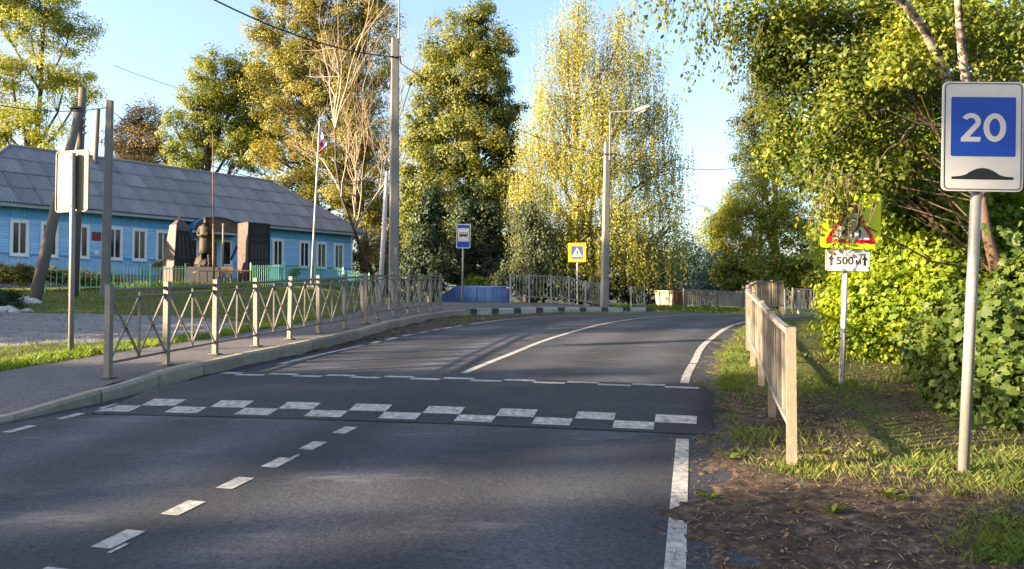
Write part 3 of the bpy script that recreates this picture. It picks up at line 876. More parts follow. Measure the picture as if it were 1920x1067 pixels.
def num_ring(cx, cy, rx, ry, th, n=28, a0=0, a1=360):
    return [(cx + rx * math.cos(math.radians(a0 + (a1 - a0) * i / n)), cy + ry * math.sin(math.radians(a0 + (a1 - a0) * i / n))) for i in range(n if a1 - a0 == 360 else n + 1)]
q = ctr.y / FOC
zc = 17 * q
ring_poly("digit", fr, num_ring(21 * q, zc, 20.5 * q, 27 * q, 0), num_ring(21 * q, zc, 10 * q, 17 * q, 0), 0.020, 0.0015, M['sign_white'], pl)
# the 2: bowl, diagonal, foot
o2 = []; i2 = []
for a in np.linspace(155, -28, 14):
    o2.append((-22 * q + 17.5 * q * math.cos(math.radians(a)), zc + 11.0 * q + 16 * q * math.sin(math.radians(a))))
    i2.append((-22 * q + 8.0 * q * math.cos(math.radians(a)), zc + 11.0 * q + 6.8 * q * math.sin(math.radians(a))))
o2 += [(-23 * q, zc - 18 * q), (-4.5 * q, zc - 18 * q)]; i2 += [(-40 * q, zc - 18.5 * q), (-40 * q, zc - 27 * q)]
o2[-1] = (-4.0 * q, zc - 18 * q)
mb = MB(); vs_ = [fr.p(x, y, 0.0215) for x, y in o2] + [fr.p(x, y, 0.0215) for x, y in i2]
nn = len(o2); fs_ = [(i, i + 1, nn + i + 1, nn + i) for i in range(nn - 3)]
mb.add(vs_, fs_)
mb.add([fr.p(x, y, 0.0215) for x, y in (o2[nn - 3], (-25 * q, zc - 18 * q), (-4 * q, zc - 18 * q), (-5.5 * q, zc - 27 * q), (-40.5 * q, zc - 27 * q), (-40.5 * q, zc - 20.5 * q), i2[nn - 3])],
       [(0, 1, 5, 6), (1, 2, 3, 4, 5)])
build("digit", mb, M['sign_white'], pl)
hb = [(-56 * q, -81 * q), (56 * q, -81 * q), (56 * q, -76.5 * q), (40 * q, -75 * q)]
for i in range(15):
    t = i / 14; hb.append(((30 - 60 * t) * q, (-72 + 12.5 * math.sin(math.pi * t) ** 0.9) * q))
hb += [(-40 * q, -75 * q), (-56 * q, -76.5 * q)]
plate("hump_symbol", fr, hb, 0.018, 0.002, M['sign_black'], pl)
for y in (0.3, -0.3):
    cb = MB(); cb.tube([fr.p(0, y, -0.055) + fr.u * 0.05 * math.cos(a) + fr.n * 0.05 * math.sin(a) for a in np.linspace(0, math.pi, 7)], 0.008, 6); build("clamp", cb, M['bolt'], root)

# children warning and 500 m plate
b = gp(1577, 720); d = b.y
root = thing("road_sign", "yellow children warning sign with 500 m plate, half covered by birch leaves", "sign", b)
pole("pole", b - Vector((0, 0, .15)), at(1590, 366, d), 0.033, M['white_metal'], root)
fr = Fr(at(1589, 489, d - 0.05), math.radians(2), math.radians(1.2)); q = fr.c.y / FOC
pl = plate("distance_plate", fr, rrect(82 * q, 41 * q, 5 * q), 0, 0.014, M['sign_white'], root)
ring_poly("border", fr, rrect(82 * q, 41 * q, 5 * q), rrect(80 * q, 39 * q, 4.5 * q), 0.0142, 0.0012, M['dark'], pl)
for cx in (-31, 31):
    plate("arrow", fr, [((cx + x) * q, y * q) for x, y in ((-2.2, -9), (2.2, -9), (2.2, 2), (5.6, 2), (0, 10.5), (-5.6, 2), (-2.2, 2))], 0.014, 0.0015, M['sign_black'], pl)
lettering("digits", fr, "500", -5.6 * q, 0, 31 * q, 14.5 * q, 0.014, M['sign_black'], pl, 0.012)
lettering("letter", fr, "м", 19 * q, -2.6 * q, 9.5 * q, 9 * q, 0.014, M['sign_black'], pl, 0.012)
fr = Fr(at(1595, 414, d - 0.05), math.radians(2), math.radians(2.2)); q = fr.c.y / FOC
pl = plate("warning_plate", fr, rrect(110 * q, 104 * q, 5 * q), 0, 0.014, M['sign_yellow'], root)
def tri(s, cy):
    P = [(0, 0.577 * s), (-0.5 * s, -0.289 * s), (0.5 * s, -0.289 * s)]; out = []
    r = 0.055 * s
    for i in range(3):
        p = Vector((*P[i], 0)); a = (Vector((*P[i - 1], 0)) - p).normalized(); c = (Vector((*P[(i + 1) % 3], 0)) - p).normalized()
        for t in np.linspace(0, 1, 5): 
            e = p + a * r * 1.6 * (1 - t) ** 2 + c * r * 1.6 * t ** 2
            out.append((e.x, e.y + cy))
    return out
ring_poly("red_triangle", fr, tri(98 * q, -13.5 * q), tri(74 * q, -13.5 * q), 0.014, 0.002, M['sign_red'], pl)
wt = plate("white_triangle", fr, tri(75 * q, -13.5 * q), 0.014, 0.001, M['sign_white'], pl)
def fig(name, segs, parent, z):
    mb = MB()
    for x0, y0, x1, y1, w in segs: mb.bar(fr.p(x0 * q, y0 * q, z), fr.p(x1 * q, y1 * q, z), w * q, 0.0015, fr.n)
    return build(name, mb, M['sign_black'], parent)
fig("running_child", [(4, -22, 4, -31, 3.2), (4, -22, 12, -15, 3.4), (12, -15, 14, -2, 5), (14, -6, 21, -10, 2.6), (12, -15, 18, -20, 3.2), (18, -20, 16, -30, 3), (14, 0, 15, 5, 5)], wt, 0.0160)
fig("running_child", [(-12, -24, -3, -28, 3), (-10, -18, -12, -24, 3.2), (-10, -18, -8, -6, 5), (-8, -8, 0, -3, 2.6), (-10, -18, -18, -26, 3.2), (-8, -3, -7, 2, 5)], wt, 0.0160)

# back of the sign on the left
b = gp(133, 662); d = b.y
root = thing("road_sign", "back of a sunlit traffic sign on a grey pole by the left footway", "sign", b)
pole("pole", b - Vector((0, 0, .2)), at(137.5, 287, d), 0.038, M['galv'], root)
fr = Fr(at(135.5, 340, d + 0.075), math.radians(16), 0.0); q = fr.c.y / FOC
pl = plate("plate", fr, rrect(76 * q, 116 * q, 7 * q), -0.012, 0.012, M['sign_back'], root)
ring_poly("rolled_edge", fr, rrect(76 * q, 116 * q, 7 * q), rrect(73 * q, 113 * q, 6 * q), 0.0, 0.012, M['sign_back'], pl)
ch = MB(); ch.frame_box(fr.p(3 * q, 0, 0.018), fr.u, fr.v, fr.n, 9 * q, 98 * q, 0.022); build("channel", ch, M['galv'], pl)
for y in (-48, 44):
    cb = MB(); cb.frame_box(fr.p(3 * q, y * q, 0.055), fr.u, fr.v, fr.n, 13 * q, 2.5 * q, 0.1); build("clamp", cb, M['galv'], root)

# bus stop
b = on_ground(866.5, 29); d = 29.0
root = thing("bus_stop_sign", "blue and white bus stop sign with a bus symbol on the footway", "sign", b)
pole("pole", b - Vector((0, 0, .1)), at(869, 424, d), 0.035, M['galv'], root)
fr = Fr(at(869, 443, d - 0.06), math.radians(4), math.radians(1.5)); q = fr.c.y / FOC
pl = plate("plate", fr, rrect(26.5 * q, 45.5 * q, 2.2 * q), 0, 0.016, M['sign_white'], root)
plate("blue_face", fr, rrect(23.4 * q, 42.4 * q, 1.4 * q), 0.016, 0.002, M['sign_blue'], pl)
wp = plate("white_panel", fr, rrect(20.4 * q, 24.8 * q, 0.3 * q), 0.018, 0.002, M['sign_white'], pl, (0, 2.4 * q))
z = 0.0202
mb = MB().prism([((x) * q, y * q) for x, y in ((-8, -0.6), (8, -0.6), (8, 3.4), (-8, 3.4))], fr.p(0, 0, z), fr.u, fr.v, fr.n, 0.002)
bus = build("bus_body", mb, M['sign_black'], wp)
mb = MB().prism([((x) * q, y * q) for x, y in ((-8, 3.41), (8, 3.41), (8, 7.2), (-8, 7.2))], fr.p(0, 0, z), fr.u, fr.v, fr.n, 0.002); build("bus_top", mb, M['sign_black'], wp)
for k in range(4):
    x = -7.2 + k * 3.75
    plate("bus_window", fr, [(x * q, 3.8 * q), ((x + 2.9) * q, 3.8 * q), ((x + 2.9) * q, 6.5 * q), (x * q, 6.5 * q)], 0.0225, 0.001, M['sign_white'], wp)
for x in (-5, 4.8):
    plate("bus_wheel", fr, num_ring(x * q, -0.9 * q, 2.1 * q, 2.1 * q, 0, 14), 0.0225, 0.001, M['rail'], wp)

# pedestrian crossing
b = on_ground(1083, 33.9); d = 33.9
root = thing("crossing_sign", "small yellow-edged pedestrian crossing sign behind the bar railing", "sign", b)
pole("pole", b - Vector((0, 0, .1)), at(1082, 460, d), 0.035, M['white_metal'], root)
fr = Fr(at(1082, 473.5, d - 0.06), math.radians(6), 0); q = fr.c.y / FOC
pl = plate("plate", fr, rrect(33 * q, 36 * q, 1.2 * q), 0, 0.016, M['sign_amber'], root)
bl = plate("blue_face", fr, rrect(22 * q, 24 * q, 0.5 * q), 0.016, 0.002, mat('faded_sign_blue', (0.05, 0.08, 0.22), rough=.5), pl)
tr = plate("white_triangle", fr, [(0, 9.8 * q), (-10 * q, -8.5 * q), (10 * q, -8.5 * q)], 0.018, 0.002, M['sign_white'], bl)
fig("walking_figure", [(0, 3, 0.6, -2, 1.8), (0.6, -2, 3.2, -7, 1.2), (0.4, -2, -2.4, -7, 1.2), (0, 2.5, 2.6, -0.5, 0.9), (0, 2.5, -2.4, 0, 0.9), (0, 4.0, 0, 5.6, 1.8)], tr, 0.0215)
def stripes():
    mb = MB()
    for x in (-6.5, -3.8, 3.9, 6.4): mb.bar(fr.p(x * q - .7 * q, -8 * q, 0.0215), fr.p(x * q + .7 * q, -6.8 * q, 0.0215), 0.9 * q, 0.001, fr.n)
    return build("crossing_stripes", mb, M['sign_black'], tr)
stripes()

# ------------------------------------------------------------------ poles, lamp, cables
def sq_pole(name, label, b, t, w0, w1, m, grp=None, cat="pole", octo=False):
    root = thing(name, label, cat, b, grp)
    b = Vector(b) - Vector((0, 0, .4)); t = Vector(t)
    mb = MB(); rot = math.radians(12)
    n = 8 if octo else 4
    mb.v = []; 
    for p, w in ((b, w0), (t, w1)):
        for k in range(4):
            a = math.pi / 4 + k * math.pi / 2 + rot
            for e in (-0.13, 0.13):
                mb.v.append(tuple(p + Vector((math.cos(a + e), math.sin(a + e), 0)) * w * 0.70))
    mb.f = [tuple(range(8))[::-1], tuple(range(8, 16))] + [(i, (i + 1) % 8, 8 + (i + 1) % 8, 8 + i) for i in range(8)]
    build("shaft", mb, m, root)
    return root
tallb = gp(738, 582); tt = at(741, 74, tallb.y)
tp = sq_pole("utility_pole", "tall square concrete utility pole behind the footway railing", tallb, tt, 0.28, 0.20, M['concrete'], "concrete utility poles")
build("rod", MB().tube([tt + Vector((.1, 0, -0.5)), tt + Vector((.12, 0, 1.5))], 0.022, 6), M['cable_grey'], tp)
build("bracket", MB().tube([tt + Vector((-.16, -.1, -0.55)), tt + Vector((.16, -.14, -0.55)), tt + Vector((.19, -.1, -0.75))], 0.025, 6), M['cable'], tp)
build("band", MB().box(tt + Vector((0, 0, -0.56)), (0.23, 0.23, 0.06), math.radians(12)), M['dark'], tp)
build("number_patch", MB().box(at(739, 470, tallb.y - 0.135) , (0.13, 0.004, 0.2)), M['kerb_white'], tp)
wb = on_ground(711, 24.6)
wp_ = thing("support_post", "slim white post leaning beside the tall concrete utility pole", "pole", wb)
wt_ = at(725.5, 322, 24.6)
pole("shaft", wb - Vector((0, 0, .3)), wt_, 0.085, M['white_metal'], wp_, 0.06)
cp = gp(197, 556); ct = at(206, 189, cp.y)
sq_pole("utility_pole", "slender grey concrete pole at the left lawn edge", cp, ct, 0.25, 0.20, M['concrete'], "concrete utility poles")
ob_ = gp(138, 556); ot = at(155, 165, ob_.y)
op = thing("wooden_pole", "dark upright wooden pole with a leaning strut", "pole", ob_, "old wooden poles")
pole("shaft", ob_ - Vector((0, 0, .3)), ot, 0.15, M['old_wood'], op, 0.12)
sb = gp(62, 566); st_ = at(149, 205, ob_.y - .1)
build("strut", MB().tube([sb - Vector((0, 0, .2)), sb.lerp(st_, .5), st_], [0.19, 0.165, 0.13], 10), M['old_wood'], op, True)
build("wire_band", MB().tube([st_ + Vector((-.25, -.14, 0)), st_ + Vector((.22, -.2, 0.03))], 0.05, 6), M['cable'], op)
for k in range(3): build("insulator", MB().tube([at(157, 222 + 13 * k, ob_.y - .17), at(160, 224 + 13 * k, ob_.y - .2)], 0.05, 8), M['white_metal'], op)
tb = gp(167, 529); t3 = at(184, 204, tb.y)
o3 = thing("wooden_pole", "thin old wooden post standing just left of the concrete pole", "pole", tb, "old wooden poles")
pole("shaft", tb - Vector((0, 0, .3)), t3, 0.14, M['old_wood'], o3, 0.11)

lb = on_ground(1133, 31.4); d = 31.4; lt = at(1138.5, 266, d)
lp = sq_pole("street_lamp", "concrete street lamp post with an angled arm in front of the birch", lb, lt, 0.27, 0.19, M['concrete'], None, "street lamp")
a0 = at(1143, 300, d - 0.12); a1 = at(1144, 215, d - .12); a2 = at(1190, 208, d - .3); a3 = at(1222, 199, d - .4)
build("arm", MB().tube([a0, a1, a1 + Vector((.05, 0, .1)), a2], 0.03, 8), M['galv'], lp)
hd = MB(); dv = (a3 - a2).normalized()
for t, w, h in ((0, .07, .06), (.15, .16, .10), (.5, .19, .12), (.85, .15, .09), (1.0, .05, .05)):
    pass
path = [a2.lerp(a3, t) for t in (0, .12, .4, .8, 1)]
head = build("lamp_head", MB().tube(path, [0.04, 0.07, 0.095, 0.085, 0.03], 10), M['white_metal'], lp, True)
build("lens", MB().tube([a2.lerp(a3, .3) - Vector((0, 0, .09)), a2.lerp(a3, .55) - Vector((0, 0, .12)), a2.lerp(a3, .85) - Vector((0, 0, .07))], [.03, .08, .03], 8), M['curtain'], head, True)
build("arm", MB().tube([a1 - Vector((0, 0, .05)), at(1128, 218, d - .1), at(1122, 212, d)], 0.022, 6), M['galv'], lp)
build("bracket", MB().tube([lt + Vector((-.13, -.1, -.55)), lt + Vector((.25, -.15, -.5))], 0.03, 6), M['cable'], lp)

def cable(label, p0, p1, sag, r=0.018, m=None, grp="overhead cables"):
    p0 = Vector(p0); p1 = Vector(p1)
    pts = [p0.lerp(p1, t) - Vector((0, 0, sag * 4 * t * (1 - t))) for t in np.linspace(0, 1, 18)]
    o = build("overhead_cable", MB().tube(pts, r, 5), m or M['cable'], None, True, base=p0)
    tag(o, label, "cable", grp)
cable("thick black cable descending from the top left to the tall concrete pole", at(300, -55, 15), tt + Vector((-.05, -.12, -.55)), 0.35, 0.019)
cable("cable running from the tall concrete pole down to the street lamp", tt + Vector((.18, -.1, -.75)), lt + Vector((-.1, -.1, -.5)), 0.5, 0.012)
cable("cable sagging over the roof from slender pole to white leaning post", ct + Vector((0, -.15, -.3)), wt_ + Vector((0, -.05, -.15)), 1.15, 0.014)
cable("cable entering at the left edge and crossing the wooden pole", at(-120, 165, 22), ct + Vector((0, -.15, -.28)), 0.35, 0.016)
cable("thin wire in the sky above the brown tree", at(208, 120, 58), at(345, 168, 60), 0.1, 0.022, M['cable_grey'])
cable("level wire across the sky gap right of the lamp", lt + Vector((.2, -.1, -.5)), at(1385, 315, 40), 0.3, 0.017, M['cable_grey'])
cable("lower thin wire in the sky gap right of the birch", lt + Vector((.2, -.1, -.7)), at(1330, 392, 48), 0.2, 0.016, M['cable_grey'])

# ------------------------------------------------------------------ blue timber house
HA0 = Vector((-22.83, 35.7, 0)); HU = Vector((0.64986, 0.76005, 0)); HN = Vector((-0.76005, 0.64986, 0)); UP = Vector((0, 0, 1))
S0, S1, DEPTH = -2.5, 19.15, 8.6
ZB, ZLO, ZHI, ZE = 2.55, 3.97, 5.67, 6.22
def hp(s, o, z): return HA0 + HU * s + HN * o + UP * z
house = thing("timber_house", "long blue timber house with white windows and grey corrugated roof", "house", hp(S0, 0, ZB))
def hbox(mb, s0, s1, o0, o1, z0, z1):
    return mb.frame_box(hp((s0 + s1) / 2, (o0 + o1) / 2, (z0 + z1) / 2), HU, HN, UP, s1 - s0, o1 - o0, z1 - z0)
build("wall", hbox(MB(), S0, S1, 0.035, DEPTH, ZB + .6, ZE + .05), M['wall_blue2'], house)
build("foundation", hbox(MB(), S0 - .03, S1 + .03, -0.03, DEPTH + .03, ZB - 1.2, ZB + .6), M['foundation'], house)
WIN = [-1.4, 0.03, 1.29, 2.69, 4.27, 5.50, 6.72, 13.63, 15.48, 16.73, 18.04]
WW, WZ0, WZ1 = 0.39, 3.86, 5.56
blocks = [(w - WW - .0, w + WW + .0, WZ0, WZ1) for w in WIN] + [(7.62, 10.85, 3.0, 5.60)]
def free(s0, s1, z):
    cuts = sorted([(a, c) for a, c, za, zb in blocks if za - .06 < z < zb + .02])
    out = []; cur = s0
    for a, c in cuts:
        if a > cur: out.append((cur, a))
        cur = max(cur, c)
    if cur < s1: out.append((cur, s1))
    return out
mb = MB(); z = ZLO + 0.04
while z < ZHI - 0.03:
    for a, c in free(S0 + .1, S1 - .1, z + .06):
        n_ = max(1, int((c - a) / 4.5)); e = np.linspace(a, c, n_ + 1)
        for i in range(n_):
            jj = rng.normal(0, .003)
            mb.add([hp(s, o, zz) for s in (e[i] + .002, e[i + 1] - .002) for o, zz in ((0.034, z + .128), (0.018 + jj, z + .128), (-0.004 + jj, z + .004), (0.034, z))],
                   [(0, 1, 2, 3), (7, 6, 5, 4), (0, 4, 5, 1), (1, 5, 6, 2), (2, 6, 7, 3)])
    z += 0.13
tag(build("siding", mb, M['wall_blue'], house), kind='stuff')
for z0, z1, mm, nm in ((ZHI + .03, ZE + .02, M['wall_blue2'], "frieze_boards"), (ZB + .62, ZLO - .02, M['wall_blue'], "skirt_boards")):
    mb = MB(); s = S0 + .1
    while s < S1 - .1:
        if nm == "frieze_boards" or not (7.62 < s < 10.85):
            hbox(mb, s, s + .104, rng.uniform(0.0, 0.008), .034, z0, z1)
        s += .112
    tag(build(nm, mb, mm, house), kind='stuff')
for z, zz in ((ZHI, .05), (ZLO - .01, .05)):
    for a, c in ((S0, 7.6), (10.87, S1)) if z < 5 else ((S0, S1),):
        build("belt_board", hbox(MB(), a, c, -0.045, 0.02, z - .018, z + .022), M['wall_blue2'], house)
for s in (S0, S1 - .12): build("corner_board", hbox(MB(), s, s + .12, -0.02, .033, ZB + .6, ZE), M['trim'], house)
for w in WIN:
    if w < -1: 
        continue
    fr_ = MB()
    wroot = build("window", hbox(MB(), w - .28, w + .28, 0.028, 0.034, WZ0 + .14, WZ1 - .14), M['curtain'], house)
    for s0, s1, z0, z1 in ((w - WW, w - .255, WZ0, WZ1), (w + .255, w + WW, WZ0, WZ1), (w - .255, w + .255, WZ1 - .16, WZ1), (w - .255, w + .255, WZ0, WZ0 + .15)):
        build("casing", hbox(MB(), s0, s1, -0.055, .02, z0, z1), M['trim'], wroot)
    build("sill", hbox(MB(), w - WW - .02, w + WW + .02, -.10, -.056, WZ0 - .02, WZ0 + .03), M['trim'], wroot)
    build("mullion", hbox(MB(), w - .03, w + .03, -0.035, .015, WZ0 + .152, WZ1 - .162), M['trim'], wroot)
    for s0, s1 in ((w - .25, w - .032), (w + .032, w + .25)):
        build("pane", hbox(MB(), s0, s1, -0.004, .004, WZ0 + .155, WZ1 - .165), M['glass'], wroot)
# porch
porch_s0, porch_s1 = 7.75, 10.75
pm = (porch_s0 + porch_s1) / 2
arch = [(pm + 1.42 * math.cos(a), 5.55 + 0.78 * math.sin(a)) for a in np.linspace(0, math.pi, 15)]
mb = MB(); vs_ = []; 
for o in (-1.25, 0.02):
    for rr in (0, .07):
        vs_ += [hp(pm + (s - pm) * (1 + rr / 1.4), o, zz + rr * .9) for s, zz in arch]
n = 15; fs_ = []
for i in range(n - 1):
    fs_ += [(i, i + 1, n + i + 1, n + i), (2 * n + i, 3 * n + i, 3 * n + i + 1, 2 * n + i + 1), (n + i, n + i + 1, 3 * n + i + 1, 3 * n + i), (i, 2 * n + i, 2 * n + i + 1, i + 1)]
mb.add(vs_, fs_); build("porch_canopy", mb, M['porch_blue'], house)
pf = MB(); pf.add([hp(s, -1.18, zz) for s, zz in arch] + [hp(s, -1.14, zz) for s, zz in arch], [tuple(range(n)), tuple(range(2 * n - 1, n - 1, -1))]); build("porch_tympanum", pf, M['rust'], house)
build("porch_beam", hbox(MB(), porch_s0, porch_s1, -1.26, -1.12, 5.44, 5.55), M['fascia'], house)
for s in (porch_s0 + .15, porch_s1 - .15):
    build("porch_strut", MB().bar(hp(s, -1.15, 5.43), hp(s, 0.02, 4.1), 0.09, 0.09), M['porch_blue'], house)
    build("porch_side_beam", hbox(MB(), s - .04, s + .04, -1.11, 0.03, 5.45, 5.54), M['porch_blue'], house)
build("porch_wall", hbox(MB(), 7.64, 10.83, 0.0, .034, 3.15, 5.6), M['wall_blue'], house)
dr = build("door", hbox(MB(), 8.75, 9.75, -0.03, -.001, 3.15, 5.15), M['old_wood'], house)
build("handle", MB().tube([hp(9.62, -.05, 4.1), hp(9.62, -.08, 4.2), hp(9.62, -.05, 4.3)], .012, 6), M['galv'], dr)
for s in (8.05, 10.05):
    wd = build("sidelight", hbox(MB(), s, s + .5, -0.03, -.001, 3.9, 5.15), M['glass'], house)
    for a, c, z0, z1 in ((s - .09, s, 3.82, 5.24), (s + .5, s + .6, 3.82, 5.24), (s, s + .5, 5.15, 5.24), (s, s + .5, 3.82, 3.9)): build("casing", hbox(MB(), a, c, -.05, -.001, z0, z1), M['trim'], wd)
build("plaque", hbox(MB(), 3.20, 3.62, -.03, -.006, 4.80, 5.22), M['red_plaque'], house)
build("plaque", hbox(MB(), 3.30, 3.52, -.03, -.006, 4.1, 4.3), M['trim'], house)

# roof: front slope of corrugated sheets
RE0, RE1, RR0, RR1 = S0 - .6, 19.78, 0.87, 15.91
OE, OR_, ZEV, ZRG = -0.62, 4.4, 6.25, 9.70
sl = Vector((0, OR_ - OE, ZRG - ZEV)); SL = sl.length
SD = (HN * (OR_ - OE) + UP * (ZRG - ZEV)) / SL; NRM = HU.cross(SD); NRM = NRM if NRM.z > 0 else -NRM
def tmax(s): return SL * max(0.0, min(1.0, (s - RE0) / (RR0 - RE0), (RE1 - s) / (RE1 - RR1)))
def roof_pt(s, t, h=0.0): return hp(s, OE, ZEV) + SD * t + NRM * h
SW, NROW = 0.98, 4
SHH = SL / NROW
def sheet_mesh(s0, t0, clip):
    NC = 28; vs_ = []; base = roof_pt(s0, t0)
    ok = False
    for i in range(NC + 1):
        s_ = s0 + (SW + .03) * i / NC; w = 0.022 * math.cos(2 * math.pi * i / 4.0)
        tt_ = SHH + .12
        if clip: tt_ = max(0.0, min(tt_, tmax(s_) - t0))
        if tt_ > 0.02: ok = True
        vs_.append(roof_pt(s_, t0 - .04, 0.040 + w) - base); vs_.append(roof_pt(s_, t0 + tt_, 0.012 + w) - base)
    me_ = bpy.data.meshes.new("roof_sheet"); me_.from_pydata([tuple(v) for v in vs_], [], [(2 * i, 2 * i + 2, 2 * i + 3, 2 * i + 1) for i in range(NC)])
    me_.polygons.foreach_set("use_smooth", [True] * NC)
    return me_ if ok else None
full = sheet_mesh(5, 0, False)
hz = origin_of(house)
for r in range(NROW):
    s = RE0 - 0.2 * 0
    c = 0
    while s < RE1 - .01:
        t0 = r * SHH
        whole = tmax(s) >= t0 + SHH + .12 and tmax(s + SW + .03) >= t0 + SHH + .12
        whole = whole or (r == NROW - 1 and tmax(s) >= SL - .001 and tmax(s + SW) >= SL - .001)
        m_ = full if whole else (sheet_mesh(s, t0, True) if max(tmax(s), tmax(s + SW)) > t0 + .03 else None)
        if m_ is not None:
            o = raw_obj("roof_sheet", m_, M['roof'], house, roof_pt(s, t0) - hz + NRM * float(rng.uniform(0, .012)) + HU * float(rng.normal(0, .008)) + SD * float(rng.normal(0, .012)))
        s += SW; c += 1
mb = MB()   # underside deck, back slope and hips
e = [hp(RE0, OE + .05, ZEV - .05), hp(RE1, OE + .05, ZEV - .05), hp(RE1, DEPTH + .6, ZEV - .05), hp(RE0, DEPTH + .6, ZEV - .05), hp(RR0, OR_, ZRG - .06), hp(RR1, OR_, ZRG - .06)]
mb.add(e, [(0, 1, 5, 4), (2, 3, 4, 5), (1, 2, 5), (3, 0, 4), (3, 2, 1, 0)])
build("roof_deck", mb, M['roof'], house)
build("ridge_cap", MB().tube([hp(RR0 - .1, OR_, ZRG + .02), hp((RR0 + RR1) / 2, OR_, ZRG + .03), hp(RR1 + .1, OR_, ZRG + .02)], .10, 8), M['roof'], house)
for a, c in ((hp(RE1, OE, ZEV + .05), hp(RR1, OR_, ZRG + .03)), (hp(RE0, OE, ZEV + .05), hp(RR0, OR_, ZRG + .03))):
    build("hip_cap", MB().tube([a, c], .08, 8), M['roof'], house)
build("fascia", hbox(MB(), RE0 + .02, RE1 - .02, OE + .04, OE + .07, ZEV - .17, ZEV - .01), M['fascia'], house)
build("soffit", hbox(MB(), RE0 + .05, RE1 - .05, OE + .072, 0.03, ZEV - .10, ZEV - .06), M['fascia'], house)

# ------------------------------------------------------------------ memorial
def corner_block(px, d, a, wl, wr, zt, z0, taper=1.0, tp=None):
    """four-sided block whose front corner stands at px; left face wl wide, right face wr"""
    c = Vector(((px - 960) / FOC * d, d, 0))
    ul = Vector((-math.cos(a), math.sin(a), 0)); ur = Vector((math.sin(a), math.cos(a), 0))
    return c, ul, ur
# obelisk
d = 36.0; c, ul, ur = corner_block(325, d, math.radians(38), 1.1, 1.1, 0, 0)
gz = GZ(c.x, c.y) ; zt = at(325, 412, d).z; zb = at(325, 505, d).z
ob = thing("obelisk_monument", "brown granite memorial obelisk with a small cross on top", "monument", (c.x, c.y, gz))
def frustum(c, ul, ur, side, z0, z1, in0, in1, sl_=1.0, sr_=1.0):
    ctr = c + (ul * side * sl_ + ur * side * sr_) / 2; vs_ = []
    for z, k in ((z0, in0), (z1, in1)):
        for a, b_ in ((0, 0), (1, 0), (1, 1), (0, 1)):
            p = c + ul * side * sl_ * a + ur * side * sr_ * b_
            p = ctr + (p - ctr) * k; vs_.append((p.x, p.y, z))
    return MB().add(vs_, [(3, 2, 1, 0), (4, 5, 6, 7), (0, 1, 5, 4), (1, 2, 6, 5), (2, 3, 7, 6), (3, 0, 4, 7)])
mb = frustum(c, ul, ur, 1.12, zb + .14, zt - .18, 1, .56); ctr = c + (ul + ur) * .56
body = build("shaft", mb, M['granite'], ob)
ap = frustum(c, ul, ur, 1.12, zt - .179, zt + .06, .56, .20); build("tip", ap, M['granite'], ob)
build("plinth", frustum(c, ul, ur, 1.12, gz - .1, zb + .14, 1.2, 1.16), M['granite'], ob)
# dark inscribed plate on the right face
nR = -ul
def face_pt(t, h, o=0.012):
    k = 1 - .44 * h; p0 = ctr + (c - ctr) * k; p1 = ctr + (c + ur * 1.12 - ctr) * k
    p = p0.lerp(p1, t); return Vector((p.x, p.y, zb + .14 + (zt - .32 - zb) * h)) - ul * o + Vector((0, 0, 0))
pln = MB(); pln.add([face_pt(t, h, o) for o in (0.004, .018) for t, h in ((.04, .02), (.96, .02), (.96, .86), (.04, .86))], [(3, 2, 1, 0), (4, 5, 6, 7), (0, 1, 5, 4), (1, 2, 6, 5), (2, 3, 7, 6), (3, 0, 4, 7)])
pd = build("inscribed_plate", pln, M['granite_dark'], ob)
mb = MB()
for k in range(3): mb.add([face_pt(t, h, .021) for t, h in ((.2 + .22 * k, .2), (.3 + .22 * k, .2), (.3 + .22 * k, .75), (.2 + .22 * k, .75))], [(0, 1, 2, 3)])
build("engraving", mb, M['granite_line'], pd)
cz = zt + .06; cx_ = ctr
build("cross", MB().bar((ctr.x, ctr.y, cz - .03), (ctr.x, ctr.y, cz + .32), .05, .05).bar((ctr.x - .1, ctr.y, cz + .19), (ctr.x + .1, ctr.y, cz + .19), .045, .045), M['bronze'], ob)

# slab
d = 36.2; c, ul, ur = corner_block(464, d, math.radians(44), 1, 1, 0, 0)
gz = GZ(c.x, c.y); zt = at(464, 416, d).z
sb_ = thing("memorial_slab", "tall square memorial block, brown left face and black engraved front", "monument", (c.x, c.y, gz))
build("block", frustum(c, ul, ur, 1.0, gz - .1, zt, 1, 1.0, 1.02, 1.12), M['granite'], sb_)
def sp(t, z, o): 
    p = c + ur * 1.12 * t - ul * o; return Vector((p.x, p.y, z))
fp = MB().add([sp(t, z, o) for o in (.003, .03) for t, z in ((-.005, gz), (1.0, gz), (1.0, zt - .03), (-.005, zt - .03))], [(3, 2, 1, 0), (4, 5, 6, 7), (0, 1, 5, 4), (1, 2, 6, 5), (2, 3, 7, 6), (3, 0, 4, 7)])
fpo = build("black_face", fp, M['granite_dark'], sb_)
H_ = zt - gz
for k in range(5):
    for z0, z1 in ((.16, .40), (.43, .66)):
        a, b2 = .14 + .155 * k, .14 + .155 * k + .10
        build("name_column", MB().add([sp(t, gz + H_ * z, o) for o in (.031, .036) for t, z in ((a, z0), (b2, z0), (b2, z1), (a, z1))], [(4, 5, 6, 7), (0, 1, 5, 4), (1, 2, 6, 5), (2, 3, 7, 6), (3, 0, 4, 7)]), M['granite_line'], fpo)
mb = MB()
for k in range(5): mb.add([sp(t, gz + H_ * (.83 + .022 * k) + dz, .036) for t, dz in ((.25, 0), (.78, 0), (.78, .02), (.25, .02))], [(0, 1, 2, 3)])
build("engraving", mb, M['granite_line'], fpo)
mb = MB()
